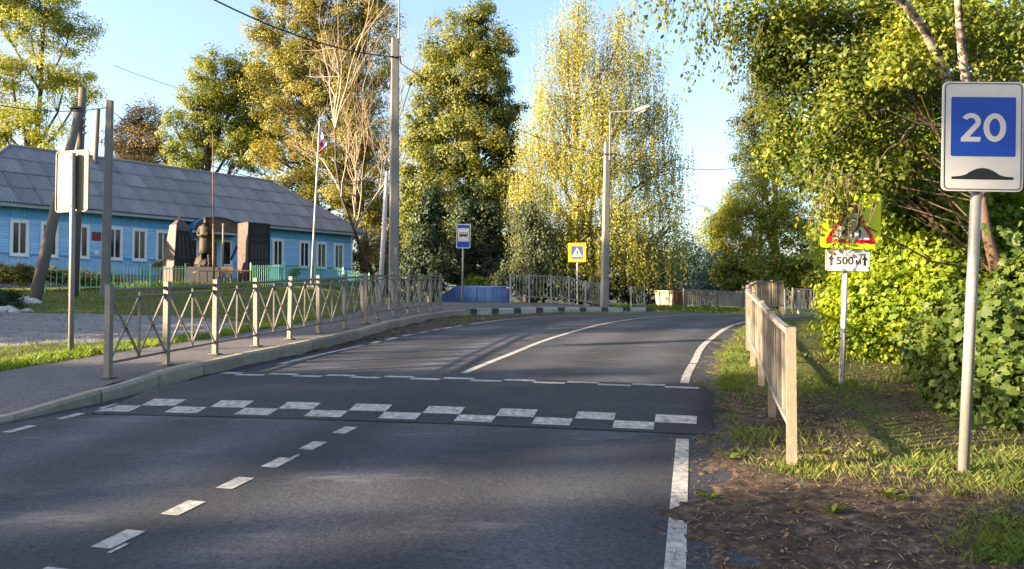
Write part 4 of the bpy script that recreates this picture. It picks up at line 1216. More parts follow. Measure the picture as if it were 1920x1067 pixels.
for k in range(7):
    t = .2 + .1 * k; zc_ = gz + H_ * (.735 + .012 * math.sin(k * 1.5)); mb.add([sp(t + a, zc_ + b2, .036) for a, b2 in ((-.045, 0), (0, -.05), (.045, 0), (0, .06))], [(0, 1, 2, 3)])
build("garland_relief", mb, M['granite_line'], fpo)

# statue of a soldier on its pedestal
d = 35.6; px = 385
X0 = (px - 960) / FOC * d; gz = GZ(X0, d); zp = at(px, 501, d).z
stt = thing("soldier_statue", "dark bronze soldier statue in a long coat on a grey pedestal", "statue", (X0, d, gz))
build("pedestal", MB().box((X0 - .15, d + .2, (gz + zp) / 2 - .05), (1.35, 1.2, zp - gz + .1), .25), M['pedestal'], stt)
rk = MB(); 
for k, (w, z) in enumerate(((1.0, 0), (.92, .12), (.62, .5), (.35, .72))): pass
r_ = np.random.default_rng(3)
ringp = []; nr = 10
for k, (w, z) in enumerate(((.52, -.02), (.50, .14), (.36, .42), (.20, .66), (.02, .74))):
    for i in range(nr):
        a = 2 * math.pi * i / nr; rr = w * (1 + r_.normal(0, .1)); ringp.append((X0 - .12 + rr * math.cos(a), d + .25 + rr * .8 * math.sin(a), zp + z))
rk.add(ringp, [(k * nr + i, k * nr + (i + 1) % nr, (k + 1) * nr + (i + 1) % nr, (k + 1) * nr + i) for k in range(4) for i in range(nr)])
build("rock", rk, M['bronze'], stt)
def skin(name, V, E, R_, m, parent, root_v=0, sub=2):
    me_ = bpy.data.meshes.new(name); me_.from_pydata([tuple(v) for v in V], E, [])
    me_.update()
    o = raw_obj(name, me_, m, parent)
    md = o.modifiers.new("skin", 'SKIN')
    if not me_.skin_vertices: me_.skin_vertices.new()
    for i, r in enumerate(R_):
        me_.skin_vertices[0].data[i].radius = (r, r); me_.skin_vertices[0].data[i].use_root = (i == root_v)
    md.use_smooth_shade = True
    s_ = o.modifiers.new("sub", 'SUBSURF'); s_.levels = sub; s_.render_levels = sub
    return o
HT = at(px, 405, d).z - zp    # about 2.2 m
q = HT / 1.85
def L3(x, y, z): return (X0 - stt.location.x + x * q, y * q, (zp - gz) + z * q)
Vb = [L3(0, 0, .95), L3(0, 0, 1.15), L3(0, 0, 1.38), L3(0, -.01, 1.50), L3(.02, -.03, 1.60), L3(.03, -.05, 1.70), L3(.03, -.05, 1.79),
      L3(-.20, 0, 1.42), L3(-.27, -.05, 1.14), L3(-.05, -.22, 1.12), L3(.20, 0, 1.42), L3(.27, -.06, 1.16), L3(.10, -.24, 1.20),
      L3(-.11, 0, .90), L3(-.13, -.02, .48), L3(-.13, .02, .08), L3(-.15, -.14, .04), L3(.11, 0, .90), L3(.15, -.08, .50), L3(.16, -.04, .08), L3(.18, -.20, .04)]
Eb = [(0, 1), (1, 2), (2, 3), (3, 4), (4, 5), (5, 6), (2, 7), (7, 8), (8, 9), (2, 10), (10, 11), (11, 12), (0, 13), (13, 14), (14, 15), (15, 16), (0, 17), (17, 18), (18, 19), (19, 20)]
Rb = [.15, .15, .17, .065, .095, .105, .07, .09, .065, .045, .09, .065, .045, .10, .075, .055, .05, .10, .075, .055, .05]
skin("body", Vb, Eb, [r * q for r in Rb], M['bronze'], stt)
coat = MB(); nc = 24; ring = []
for z, rx, ry in ((1.46, .21, .13), (1.30, .245, .165), (1.05, .215, .155), (.90, .24, .18), (.72, .235, .18), (.50, .255, .195), (.48, .24, .18)):
    for i in range(nc):
        a = 2 * math.pi * i / nc; fold = 1 + (.07 * math.sin(a * 7 + z * 2) * max(0, 1.2 - z))
        ring.append((X0 + rx * q * math.cos(a) * fold, d + ry * q * math.sin(a) * fold, zp + z * q))
coat.add(ring, [(k * nc + i, k * nc + (i + 1) % nc, (k + 1) * nc + (i + 1) % nc, (k + 1) * nc + i) for k in range(6) for i in range(nc)])
build("coat", coat, M['bronze'], stt, True)
hat = MB(); hr = []
for z, r in ((1.745, .10), (1.755, .118), (1.785, .112), (1.815, .02)):
    for i in range(12):
        a = 2 * math.pi * i / 12; hr.append((X0 + (.03 + r * math.cos(a)) * q, d + (-.05 + r * math.sin(a)) * q, zp + z * q))
hat.add(hr, [(k * 12 + i, k * 12 + (i + 1) % 12, (k + 1) * 12 + (i + 1) % 12, (k + 1) * 12 + i) for k in range(3) for i in range(12)]); build("cap", hat, M['bronze'], stt, True)
build("collar", MB().tube([(X0 + .12 * q * math.cos(a), d + .11 * q * math.sin(a), zp + 1.50 * q) for a in np.linspace(0, 2 * math.pi, 13)], .035 * q, 6), M['bronze'], stt, True)
build("belt", MB().tube([(X0 + .222 * q * math.cos(a), d + .162 * q * math.sin(a), zp + 1.06 * q) for a in np.linspace(0, 2 * math.pi, 17)], .022 * q, 6), M['bronze'], stt, True)

# small roofed notice board with flowers behind the obelisk
d = 37.6; X1 = (349 - 960) / FOC * d; g1 = GZ(X1, d); zt = at(349, 442, d).z
nbd = thing("notice_case", "small black roofed notice case between obelisk and statue", "notice board", (X1, d, g1))
build("post", MB().box((X1, d, (g1 + zt) / 2 - .1), (.1, .1, zt - g1 - .2)), M['dark'], nbd)
build("case", MB().box((X1 - .03, d - .08, zt - .55), (.36, .10, .95)), M['dark'], nbd)
build("roof", MB().prism([(-.42, -.05), (.42, -.16), (.42, -.11), (.0, .10), (-.42, .02)], (X1, d - .3, zt), (1, 0, 0), (0, 0, 1), (0, 1, 0), .4), M['dark'], nbd)
fb = MB(); 
for k in range(26):
    p = Vector((X1 - .02 + r_.normal(0, .09), d - .2 + r_.normal(0, .05), at(349, 468, d).z + r_.normal(0, .08)))
    fb.box(p, (.05, .05, .04), r_.uniform(0, 3))
fl_ = build("flower_bunch", fb, M['flower'], None, base=(X1, d - .2, at(349, 468, d).z)); tag(fl_, "bunch of yellow flowers on the black notice case", "flowers")

# ochre mast, rail and boards, slim post
d = 34.0; mbx = (400.5 - 960) / FOC * d; mg = GZ(mbx, d)
mast = thing("mast", "tall thin rusty mast with ochre lower half before the statue", "mast", (mbx, d, mg))
build("lower_pole", MB().tube([(mbx, d, mg - .2), at(400.5, 420, d)], .055, 8), M['ochre'], mast, True)
build("upper_pole", MB().tube([at(400.5, 420.5, d), at(398.5, 250, d)], [.03, .02], 6), M['rust'], mast, True)
d = 38.2; sx = (418 - 960) / FOC * d
sp_ = thing("slim_post", "thin pale post standing in front of the house porch", "post", (sx, d, GZ(sx, d)))
build("shaft", MB().tube([(sx, d, GZ(sx, d) - .2), at(418.5, 421, d)], .045, 8), M['pedestal'], sp_, True)
build("cap", MB().box(at(418.5, 420.5, d), (.11, .11, .06)), M['pedestal'], sp_)
d = 33.6
def gpt(px, d, h=0): 
    x = (px - 960) / FOC * d; return Vector((x, d, GZ(x, d) + h))
rl = thing("memorial_rail", "ochre tube rail enclosing the statue pedestal", "railing", gpt(372, d))
zr = at(400, 508, d).z
for px in (372, 388, 410, 446, 455, 470):
    p = gpt(px, d + (.4 if px in (388, 455) else 0)); build("post", MB().tube([p - UP * .1, Vector((p.x, p.y, zr))], .03, 6), M['ochre'], rl)
for z in (zr, zr - .55): build("rail", MB().tube([Vector((gpt(372, d).x, d, z)), Vector((gpt(470, d).x, d, z))], .028, 6), M['ochre'], rl)
build("rail", MB().tube([Vector((gpt(372, d).x, d, zr - .02)), Vector((gpt(362, d + 1.2).x, d + 1.2, zr - .02))], .028, 6), M['ochre'], rl)
d = 33.9
st2 = thing("info_stand", "small ochre information stand on two legs by the memorial rail", "stand", gpt(427, d))
for px in (420.5, 433): 
    p = gpt(px, d); build("leg", MB().tube([p - UP * .1, Vector((p.x, p.y, at(427, 515, d).z))], .04, 6), M['ochre'], st2)
for a, c in ((414.5, 425.6), (427.2, 437)):
    z0, z1 = at(a, 515, d).z, at(a, 500, d).z; x0 = (a - 960) / FOC * d; x1 = (c - 960) / FOC * d
    build("board", MB().box(((x0 + x1) / 2, d - .06, (z0 + z1) / 2), (x1 - x0, .03, z1 - z0)), M['ochre'], st2)
# flagpole with limp flag
d = 36.5; fx = (583 - 960) / FOC * d; fg = GZ(fx, d); ft = at(599, 231, d)
fpol = thing("flagpole", "white flagpole leaning slightly right with a limp tricolour flag", "flagpole", (fx, d, fg))
build("pole", MB().tube([(fx, d, fg - .2), ft], [.06, .035], 10), M['white_metal'], fpol, True)
build("base", MB().box((fx, d, fg + .03), (.35, .35, .12)), M['pedestal'], fpol)
build("finial", MB().tube([ft, ft + UP * .06, ft + UP * .12], [.05, .06, .01], 8), M['white_metal'], fpol, True)
# hanging cloth: fly end sags down; three bands
HO = [at(599.2, 234, d), at(597.2, 262, d)]   # hoist top, bottom
fly_t, fly_b = at(604, 252, d - .12), at(611, 289, d - .05)
def cloth(u, v):
    """u along the fly 0..1, v down the hoist 0..1"""
    h = HO[0].lerp(HO[1], v); f_ = at(611.5, 268, d).lerp(at(600.5, 288, d), v)
    p = h.lerp(f_, u); p.z -= .28 * math.sin(math.pi * u) * (1 - .3 * v) * .5
    p.y += .09 * math.sin(u * 9 + v * 4) * u; p.x += .05 * math.sin(u * 6 + v * 7) * u + .03
    return tuple(p)
for k, mm in enumerate((M['flag_white'], M['flag_blue'], M['flag_red'])):
    a, c = k / 3, (k + 1) / 3
    sheet("flag_band", [[cloth(u, v) for u in np.linspace(0, 1, 14)] for v in np.linspace(a, c - .002, 5)], mm, fpol)
# green picket fences of the memorial
def green_fence(p0, p1, bay, gap, m1, m2, label, h=1.0, pk=.02):
    a = Vector(p0); b2 = Vector(p1); L = (b2 - a).length
    root = thing("garden_fence", label, "fence", (a.x, a.y, GZ(a.x, a.y)), "green memorial fences")
    n = max(1, round(L / bay)); dv = (b2 - a) / n; dn = dv.normalized()
    pick = MB().frame_box((0, 0, h / 2 + .03), dn, Vector((-dn.y, dn.x, 0)), UP, pk, .018, h - .06)
    pme = bpy.data.meshes.new("picket"); pme.from_pydata(pick.v, [], pick.f)
    for i in range(n + 1):
        p = a + dv * i; g = GZ(p.x, p.y)
        build("post", MB().box((p.x, p.y, g + h / 2 + .03), (.05, .05, h + .16), math.atan2(dn.y, dn.x)), m2, root)
        if i == n: break
        q_ = a + dv * (i + 1); gq = GZ(q_.x, q_.y)
        for hh in (h - .12, .16): build("rail", MB().bar((p.x, p.y - .02, g + hh), (q_.x, q_.y - .02, gq + hh), .03, .035), m2, root)
        k = int(dv.length / gap)
        for j in range(1, k):
            e = p + dv * j / k
            raw_obj("picket", pme, m1, root, Vector((e.x, e.y, GZ(e.x, e.y))) - origin_of(root))
    return root
green_fence(pxd(84, 30.8) + (0,), pxd(212, 31.8) + (0,), 1.5, .19, M['palegreen'], M['palegreen'], "pale green fence with widely spaced pickets beside the hedge")
green_fence(pxd(213, 31.9) + (0,), pxd(347, 33.2) + (0,), 1.6, .115, M['palegreen'], M['palegreen'], "pale green fence with close pickets left of the statue")
green_fence(pxd(262, 38.2) + (0,), pxd(352, 38.9) + (0,), 1.8, .12, M['green'], M['green'], "dark green fence behind the brown obelisk", .9, .05)
green_fence(pxd(470, 35.0) + (0,), pxd(692, 41.5) + (0,), 1.8, .115, M['green'], M['palegreen'], "green fence with pale posts in front of the house's right end")

# blue sheet fence behind the bus stop sign
bf = thing("sheet_fence", "low deep-blue board fence behind the bus stop sign", "fence", gpt(835, 36))
mb = MB(); x0 = gpt(828, 36.2); x1 = gpt(958, 35.6)
n = 60
for k in range(n):
    p = x0.lerp(x1, k / n); g = GZ(p.x, p.y); zt = at(868, 535, 36).z - .25 * k / n * .6 - (.45 * max(0, 1 - k / 12))
    mb.box((p.x, p.y + rng.normal(0, .008), (g - .3 + zt) / 2), ((x1 - x0).length / n * .93, .03, zt - g + .3))
tag(build("boards", mb, M['blue_fence'], bf), kind='stuff')
for h in (.25, .75): build("rail", MB().bar(x0 + UP * h + Vector((0, .05, 0)), x1 + UP * h + Vector((0, .05, 0)), .05, .06), M['blue_fence'], bf)

# rubbish containers
def container(px, d, w, h, dp, label, rz, m):
    p = gpt(px, d); root = thing("rubbish_container", label, "container", p, "rubbish containers")
    ca, sa = math.cos(rz), math.sin(rz)
    def loc(x, y, z): return (p.x + x * ca - y * sa, p.y + x * sa + y * ca, p.z + z)
    vs_ = []
    for z, k in ((.0, .82), (h, 1.0)):
        vs_ += [loc(a * w / 2 * k, b_ * dp / 2 * k, z) for a, b_ in ((-1, -1), (1, -1), (1, 1), (-1, 1))]
    build("body", MB().add(vs_, [(3, 2, 1, 0), (0, 1, 5, 4), (1, 2, 6, 5), (2, 3, 7, 6), (3, 0, 4, 7)]), m, root)
    for (xa, ya), (xb, yb) in (((-1, -1), (1, -1)), ((1, -1), (1, 1)), ((1, 1), (-1, 1)), ((-1, 1), (-1, -1))):
        build("rim", MB().bar(loc(xa * w / 2, ya * dp / 2, h), loc(xb * w / 2, yb * dp / 2, h), .06, .05), m, root)
    for x in (-.28, .28): build("rib", MB().bar(loc(x * w * .82, -dp / 2 * .82 - .01, .02), loc(x * w, -dp / 2 - .01, h - .05), .05, .04), m, root)
    for x in (-1, 1): build("trunnion", MB().tube([loc(x * w / 2, 0, h - .12), loc(x * (w / 2 + .16), 0, h - .12)], .035, 8), M['rust'], root)
    for x in (-.35, .35): build("foot", MB().box(loc(x * w, 0, -.04), (.08, dp * .7, .1), rz), M['rust'], root)
container(1246, 46.5, 1.05, 1.12, .9, "rusty pale metal rubbish container at the far verge", -.3, M['bin'])
container(1271, 48.5, 1.0, 1.15, .9, "dark rubbish container behind the rusty pale one", .2, M['rust'])
# far shed roof among the trees
d = 86.0; p = gpt(1321, d); zr_ = at(1321, 524, d).z
sh = thing("shed", "distant dark shed with a grey-blue pitched roof among trees", "shed", p)
build("wall", MB().box((p.x, p.y, p.z + .6), (1.0, 2, 3.0)), M['dark'], sh)
build("roof", MB().prism([(-.65, .1), (.7, -.05), (.3, .4), (-.5, .5)], (p.x, p.y - 1.2, zr_ - .6), (1, 0, 0), (0, 0, 1), (0, 1, 0), 2.4), M['dark'], sh)
# broken white stones by the left bush
for k, (px, py, s) in enumerate(((6, 588, .22), (16, 585, .2), (26, 588, .16), (52, 586, .12), (38, 570, .2), (50, 566, .22), (62, 567, .16), (72, 570, .12))):
    p = gp(px, py); r2 = np.random.default_rng(40 + k)
    bm = bmesh.new(); bmesh.ops.create_icosphere(bm, subdivisions=2, radius=s)
    for v in bm.verts:
        v.co = Vector((v.co.x * (1 + r2.uniform(-.25, .35)), v.co.y, v.co.z * .65)) * (1 + r2.normal(0, .12))
    me_ = bpy.data.meshes.new("stone"); bm.to_mesh(me_); bm.free()
    o = raw_obj("rubble_stone", me_, M['stone'], None, p + UP * s * .2)
    tag(o, "pale broken stone on the ground by the left bush and leaning strut", "stone", "rubble stones on the left lawn")

# ------------------------------------------------------------------ trees
def lob(px, py, rx, ry, d, rd=None):
    """a bough of the crown: centre and radii in metres"""
    c = at(px, py, d); k = d / FOC
    return (np.array(c), np.array((rx * k, (rd if rd else min(rx, ry) * k * 1.1), ry * k)))
def wob(p0, p1, n, amp, r):
    p0 = np.array(p0); p1 = np.array(p1); L = np.linalg.norm(p1 - p0); out = []
    o = np.zeros(3)
    for i in range(n + 1):
        t = i / n
        if 0 < i < n: o = o + r.normal(0, amp * L / n, 3)
        out.append(p0 * (1 - t) + p1 * t + o * math.sin(math.pi * t))
    return out
def crown_points(lobes, nclus, r, shell=0.45):
    vol = np.array([np.prod(l[1]) ** 0.8 for l in lobes]); pr = vol / vol.sum()
    which = r.choice(len(lobes), nclus, p=pr)
    d = unit(r.normal(size=(nclus, 3))) * (r.random((nclus, 1)) ** shell)
    C = np.array([lobes[i][0] for i in which]); R = np.array([lobes[i][1] for i in which])
    return C + d * R, which, unit(d / np.maximum(R, .05))
def make_tree(name, label, cat, base, lobes, nclus, nleaf, size, m, clus, trunk_r, shape='diamond', bark=None, seed=1, droop=0.0, group=None, twigs=0.35, flat=0.75, trunk_top=None, limbs=True, trunk_path=None, limb_k=.6, spread=.55):
    r = np.random.default_rng(seed)
    root = thing(name, label, cat, base, group)
    org = np.array(base, float)
    C, which, out = crown_points(lobes, nclus, r)
    # leaves
    per = np.maximum(1, r.poisson(nleaf, nclus)); tot = int(per.sum())
    ci = np.repeat(np.arange(nclus), per)
    if droop:
        t = r.random(tot); ln = np.repeat(r.uniform(.45, 1.0, nclus) * droop, per)
        st = np.repeat(r.integers(0, 3, nclus)[:, None] * 0 + 0, per, 0)
        strand = (np.floor(r.random(tot) * 4)).astype(int)
        so = r.normal(0, clus, (nclus, 4, 3)); so[:, :, 2] *= .6
        lf = C[ci] + so[ci, strand] + r.normal(0, .045, (tot, 3))
        lf[:, 2] -= t * ln
        nrm = None; tdir = np.array((0, 0, -1.0))
        V, k = leaf_verts(lf, size * r.uniform(.7, 1.3, tot), shape, r, unit(out[ci] + np.array((0, 0, .15))), tdir, .75)
    else:
        o = r.normal(0, 1, (tot, 3)); o = unit(o) * (r.random((tot, 1)) ** .5)
        cs = np.repeat(r.uniform(.6, 1.35, nclus) * clus, per)[:, None]
        lf = C[ci] + o * cs * np.array((1, 1, flat))
        nrm = unit(out[ci] * .6 + o * .7 + np.array((0, 0, .45)))
        V, k = leaf_verts(lf, size * r.uniform(.6, 1.35, tot), shape, r, nrm, None, spread)
    me_ = arr_mesh("crown", V - org, k)
    raw_obj("crown", me_, m, root)
    # wood
    mb = MB(); bark = bark or M['bark']
    top = np.array(trunk_top) if trunk_top is not None else max((l[0] for l in lobes), key=lambda c: c[2])
    tp = [np.array(p, float) for p in trunk_path] if trunk_path else wob(org - np.array((0, 0, .3)), top, 8, .10, r)
    nT = len(tp)
    mb.tube(tp, [trunk_r * (1 - .85 * (i / (nT - 1)) ** .9) for i in range(nT)], 9)
    tz = np.array([p[2] for p in tp])
    if limbs:
        for li, (c, rad) in enumerate(lobes):
            zs = org[2] + (c[2] - org[2]) * r.uniform(.45, .7)
            j = int(np.clip(np.argmin(np.abs(tz - zs)), 1, nT - 1)); p0 = tp[j]
            lr = trunk_r * (1 - .85 * (j / (nT - 1)) ** .9) * limb_k
            L_ = wob(p0, c, 5, .12, r); mb.tube(L_, [lr * (1 - .7 * i / 5) for i in range(6)], 6, False)
            sel = np.where(which == li)[0]
            sel = sel[r.random(len(sel)) < twigs]
            for s_ in sel:
                a = L_[int(r.integers(2, 6))]
                w_ = wob(a, C[s_], 3, .12, r); mb.tube(w_, [lr * .28, lr * .2, lr * .13, lr * .06], 4, False)
    build("trunk", mb, bark, root, True)
    return root

# behind the house, left to right
B_ = lambda px, d: gpt(px, d)
make_tree("poplar_tree", "tall airy yellow-green tree rising behind the house's left end", "tree", B_(40, 60),
          [lob(-50, -40, 90, 90, 60), lob(60, 20, 90, 60, 60), lob(130, 60, 60, 55, 61), lob(20, 120, 75, 60, 59), lob(120, 140, 65, 50, 61), lob(150, 185, 55, 40, 60), lob(-30, 190, 60, 60, 60), lob(60, 215, 55, 40, 59), lob(85, 265, 80, 35, 58), lob(10, 250, 60, 45, 58), lob(-90, 90, 80, 90, 62), lob(90, -60, 80, 60, 60)],
          420, 200, .165, M['lf_poplar'], .9, .36, seed=2)
make_tree("browning_tree", "small browning tree showing above the roof beside the slender pole", "tree", B_(262, 62),
          [lob(262, 225, 45, 38, 62), lob(235, 270, 45, 45, 62), lob(290, 275, 42, 45, 62), lob(255, 310, 70, 30, 61)], 180, 120, .15, M['lf_brown'], .75, .3, seed=3)
make_tree("maple_tree", "rounded green maple behind the roof left of the tall lime", "tree", B_(405, 58),
          [lob(405, 140, 52, 48, 58), lob(385, 190, 48, 50, 57), lob(440, 190, 50, 70, 59), lob(400, 250, 60, 50, 58), lob(330, 240, 26, 50, 57), lob(455, 280, 50, 45, 58), lob(350, 300, 40, 35, 57), lob(470, 160, 40, 50, 59), lob(480, 240, 40, 55, 59)], 380, 180, .15, M['lf_maple'], .75, .4, seed=4)
make_tree("lime_tree", "huge golden-brown lime tree behind the house and the flagpole", "tree", B_(690, 57),
          [lob(555, 20, 65, 60, 57), lob(500, 60, 40, 45, 57), lob(490, 170, 42, 55, 57), lob(600, 130, 80, 60, 56), lob(620, 70, 80, 80, 58), lob(520, 110, 55, 55, 57), lob(680, 30, 70, 70, 58), lob(560, 170, 70, 60, 57), lob(650, 190, 75, 75, 57), lob(510, 225, 45, 50, 56), lob(590, 270, 75, 60, 55), lob(680, 280, 60, 80, 56), lob(550, 330, 50, 40, 54), lob(630, 370, 75, 50, 54), lob(500, 285, 45, 40, 55), lob(705, 390, 45, 60, 56), lob(590, -60, 110, 70, 57), lob(720, 130, 40, 70, 57)],
          640, 190, .158, M['lf_lime'], .80, .5, seed=5, trunk_top=at(660, 40, 57))
make_tree("lime_tree", "darker lime behind the golden one, filling it out above the roof", "tree", B_(600, 68),
          [lob(500, 130, 60, 70, 68), lob(580, 100, 70, 80, 68), lob(660, 140, 70, 90, 68), lob(520, 250, 60, 70, 67), lob(610, 250, 80, 80, 67), lob(690, 270, 60, 90, 67), lob(560, 350, 70, 50, 66), lob(650, 380, 80, 60, 66), lob(720, 420, 50, 90, 66)], 400, 110, .22, M['lf_maple'], 1.0, .5, seed=7)
make_tree("hazel_shrub", "rusty-leaved shrub below the lime behind the house corner", "shrub", B_(685, 53), [lob(690, 470, 38, 45, 53), lob(670, 500, 30, 35, 53), lob(715, 500, 30, 40, 53.5), lob(740, 440, 25, 60, 55)], 120, 60, .18, M['lf_brown'], .7, .12, seed=6)

def bare_tree(name, label, base, top, seed, r0, m, n1=9):
    r = np.random.default_rng(seed); root = thing(name, label, "tree", base)
    mb = MB(); tk = MB()
    def grow(p, d, L, rad, lev):
        pts = [np.array(p)]; dirv = np.array(d, float)
        n = 5
        for i in range(n):
            dirv = unit(dirv + r.normal(0, .13, 3) + np.array((0, 0, .05)))
            pts.append(pts[-1] + dirv * L / n)
        (tk if lev == 0 else mb).tube(pts, [rad * (1 - .65 * i / n) for i in range(n + 1)], 6 if lev < 2 else 4, False)
        if lev < 4:
            for _ in range(n1 if lev == 0 else (4 if lev < 3 else 3)):
                i = int(r.integers(2, n + 1)); dd_ = unit(dirv + r.normal(0, .42, 3) + np.array((0, 0, .22)))
                grow(pts[i], dd_, L * r.uniform(.42, .62), rad * .45, lev + 1)
    v = np.array(top) - np.array(base)
    grow(np.array(base) - np.array((0, 0, .3)), unit(v), np.linalg.norm(v) * .62, r0, 0)
    build("branches", mb, m, root, True); build("trunk", tk, M['bark'], root, True)
bare_tree("bare_tree", "leafless tree with pale fanned branches behind the tall concrete pole", B_(700, 51), at(716, 40, 51), 8, .15, M['bark_pale'], 13)
bare_tree("bare_tree", "second leafless tree spreading right of the tall concrete pole", B_(728, 54), at(756, 40, 54), 9, .12, M['bark_pale'], 12)

make_tree("elm_tree", "tall dense elm with golden left side behind the bus stop", "tree", B_(865, 47),
          [lob(900, 35, 40, 34, 47), lob(850, 75, 55, 48, 47), lob(910, 100, 58, 55, 47.5), lob(815, 140, 52, 65, 46.5), lob(885, 170, 72, 65, 46), lob(945, 210, 42, 65, 47), lob(805, 235, 52, 65, 46), lob(787, 290, 40, 65, 46), lob(782, 375, 40, 55, 46), lob(880, 265, 80, 75, 45.5), lob(950, 300, 40, 70, 46.5), lob(815, 340, 65, 65, 45.5), lob(915, 365, 72, 65, 45.5), lob(790, 420, 45, 60, 45.5), lob(870, 440, 75, 60, 45.5)],
          840, 160, .15, M['lf_elm'], .68, .42, seed=10)
make_tree("dark_cypress", "dark feathery evergreen between the utility pole and the bus stop", "tree", B_(808, 38), [lob(806, 400, 28, 50, 38), lob(800, 460, 38, 50, 38), lob(812, 510, 48, 45, 37.5), lob(775, 515, 32, 40, 38)], 260, 70, .15, M['lf_dark'], .45, .2, seed=11)
make_tree("dark_cypress", "black-green evergreen directly behind the bus stop sign", "tree", B_(890, 41), [lob(880, 400, 40, 70, 41), lob(920, 440, 45, 70, 41), lob(870, 480, 55, 60, 40), lob(930, 500, 45, 50, 40)], 320, 70, .16, M['lf_dark'], .5, .25, seed=12)
make_tree("clipped_bush", "low rounded green bush above the blue fence", "shrub", B_(895, 37.5), [lob(893, 527, 24, 12, 37.5), lob(910, 530, 18, 10, 37.5)], 60, 60, .09, M['lf_maple'], .22, .06, seed=13)
make_tree("clipped_bush", "grey-green clipped bush at the right end of the blue fence", "shrub", B_(940, 37.2), [lob(938, 526, 20, 16, 37.2)], 60, 60, .09, M['lf_willow'], .22, .06, seed=14)

# weeping birch
make_tree("weeping_birch", "big weeping birch with hanging golden foliage behind the street lamp", "tree", B_(1118, 40),
          [lob(1085, 10, 30, 40, 40), lob(1165, 30, 34, 40, 40), lob(1050, 70, 28, 50, 40), lob(1205, 110, 32, 60, 40), lob(1022, 160, 32, 60, 40), lob(1240, 205, 32, 60, 40), lob(1005, 250, 30, 50, 40), lob(1258, 300, 28, 60, 40), lob(985, 330, 30, 50, 39.5), lob(1262, 420, 28, 60, 39.5), lob(1075, 90, 50, 50, 40), lob(1160, 110, 50, 55, 40), lob(1060, 180, 52, 50, 39.5), lob(1130, 190, 60, 60, 39), lob(1200, 200, 40, 55, 40), lob(1040, 270, 48, 50, 39.5), lob(1120, 290, 70, 60, 38.5), lob(1210, 290, 48, 60, 39.5), lob(1010, 350, 40, 45, 39), lob(1080, 380, 65, 50, 38.5), lob(1170, 390, 70, 55, 38.5), lob(1240, 380, 35, 50, 39.5), lob(1000, 420, 38, 45, 38.5), lob(1100, 450, 70, 40, 38), lob(1200, 460, 65, 40, 38.5)],
          1400, 88, .097, M['lf_birch'], .42, .30, bark=M['birch_bark'], seed=15, droop=2.5, twigs=.25)
make_tree("young_birch", "small leaning birch branchy at the weeping birch's left foot", "tree", B_(985, 37.5), [lob(985, 400, 30, 40, 37.5), lob(1005, 450, 40, 50, 37.5), lob(985, 500, 35, 40, 37.5)], 260, 45, .12, M['lf_willow'], .25, .1, bark=M['bark_pale'], seed=16, droop=1.0)

# right side middle distance
make_tree("willow_tree", "grey-green tree standing against the sky right of the gap", "tree", B_(1450, 47),
          [lob(1415, 150, 35, 45, 47), lob(1440, 200, 50, 50, 47), lob(1400, 230, 32, 50, 47), lob(1470, 130, 50, 50, 48), lob(1420, 300, 45, 50, 46), lob(1480, 260, 50, 60, 47), lob(1390, 350, 25, 40, 46)], 360, 95, .13, M['lf_willow'], .6, .3, seed=17)
make_tree("sunny_thicket_tree", "bright yellow-green tree beyond the far picket railing", "tree", B_(1410, 45), [lob(1370, 400, 45, 50, 45), lob(1430, 380, 50, 60, 44), lob(1400, 460, 65, 45, 44), lob(1480, 400, 50, 70, 44), lob(1345, 440, 30, 40, 45)], 330, 130, .11, M['lf_shrub'], .6, .22, seed=18)
make_tree("dark_thicket_tree", "dark leafy thicket behind the far picket railings", "tree", B_(1460, 42), [lob(1380, 510, 40, 38, 43), lob(1440, 510, 55, 45, 42), lob(1510, 510, 50, 45, 42)], 260, 70, .15, M['lf_maple'], .5, .2, seed=19)
for i, (px, d, lb_, L_) in enumerate(((1300, 88, "distant blue-green tree left in the sky gap", [(1290, 480, 35, 40), (1310, 520, 40, 35)]), (1345, 84, "distant blue-green tree above the dark shed", [(1350, 490, 35, 40), (1340, 525, 45, 30)]), (1255, 80, "distant dark tree behind the rusty container", [(1240, 500, 45, 45), (1265, 530, 50, 30)]))):
    make_tree("distant_tree", lb_, "tree", B_(px, d), [lob(*l, d) for l in L_], 120, 50, .3, M['lf_far'], 1.1, .2, seed=20 + i, group="distant trees in the gap")

for i, (px, d, L_, lb_) in enumerate(((1000, 52, [(985, 470, 50, 60), (1010, 530, 60, 40)], "dark tree filling the gap left of the weeping birch"), (1090, 54, [(1080, 480, 60, 70), (1110, 535, 60, 40)], "dark tree seen through the weeping birch"), (1190, 54, [(1190, 480, 60, 60), (1210, 535, 70, 40)], "dark tree behind the weeping birch's right side"), (740, 60, [(735, 440, 45, 90), (760, 500, 50, 60)], "dark tree behind the tall concrete pole"), (1560, 50, [(1540, 480, 60, 70), (1500, 530, 60, 40)], "dark tree behind the short picket railing"))):
    make_tree("background_tree", lb_, "tree", B_(px, d), [lob(*l, d) for l in L_], 150, 60, .24, M['lf_dark'], .9, .2, seed=140 + i, group="dark background trees")
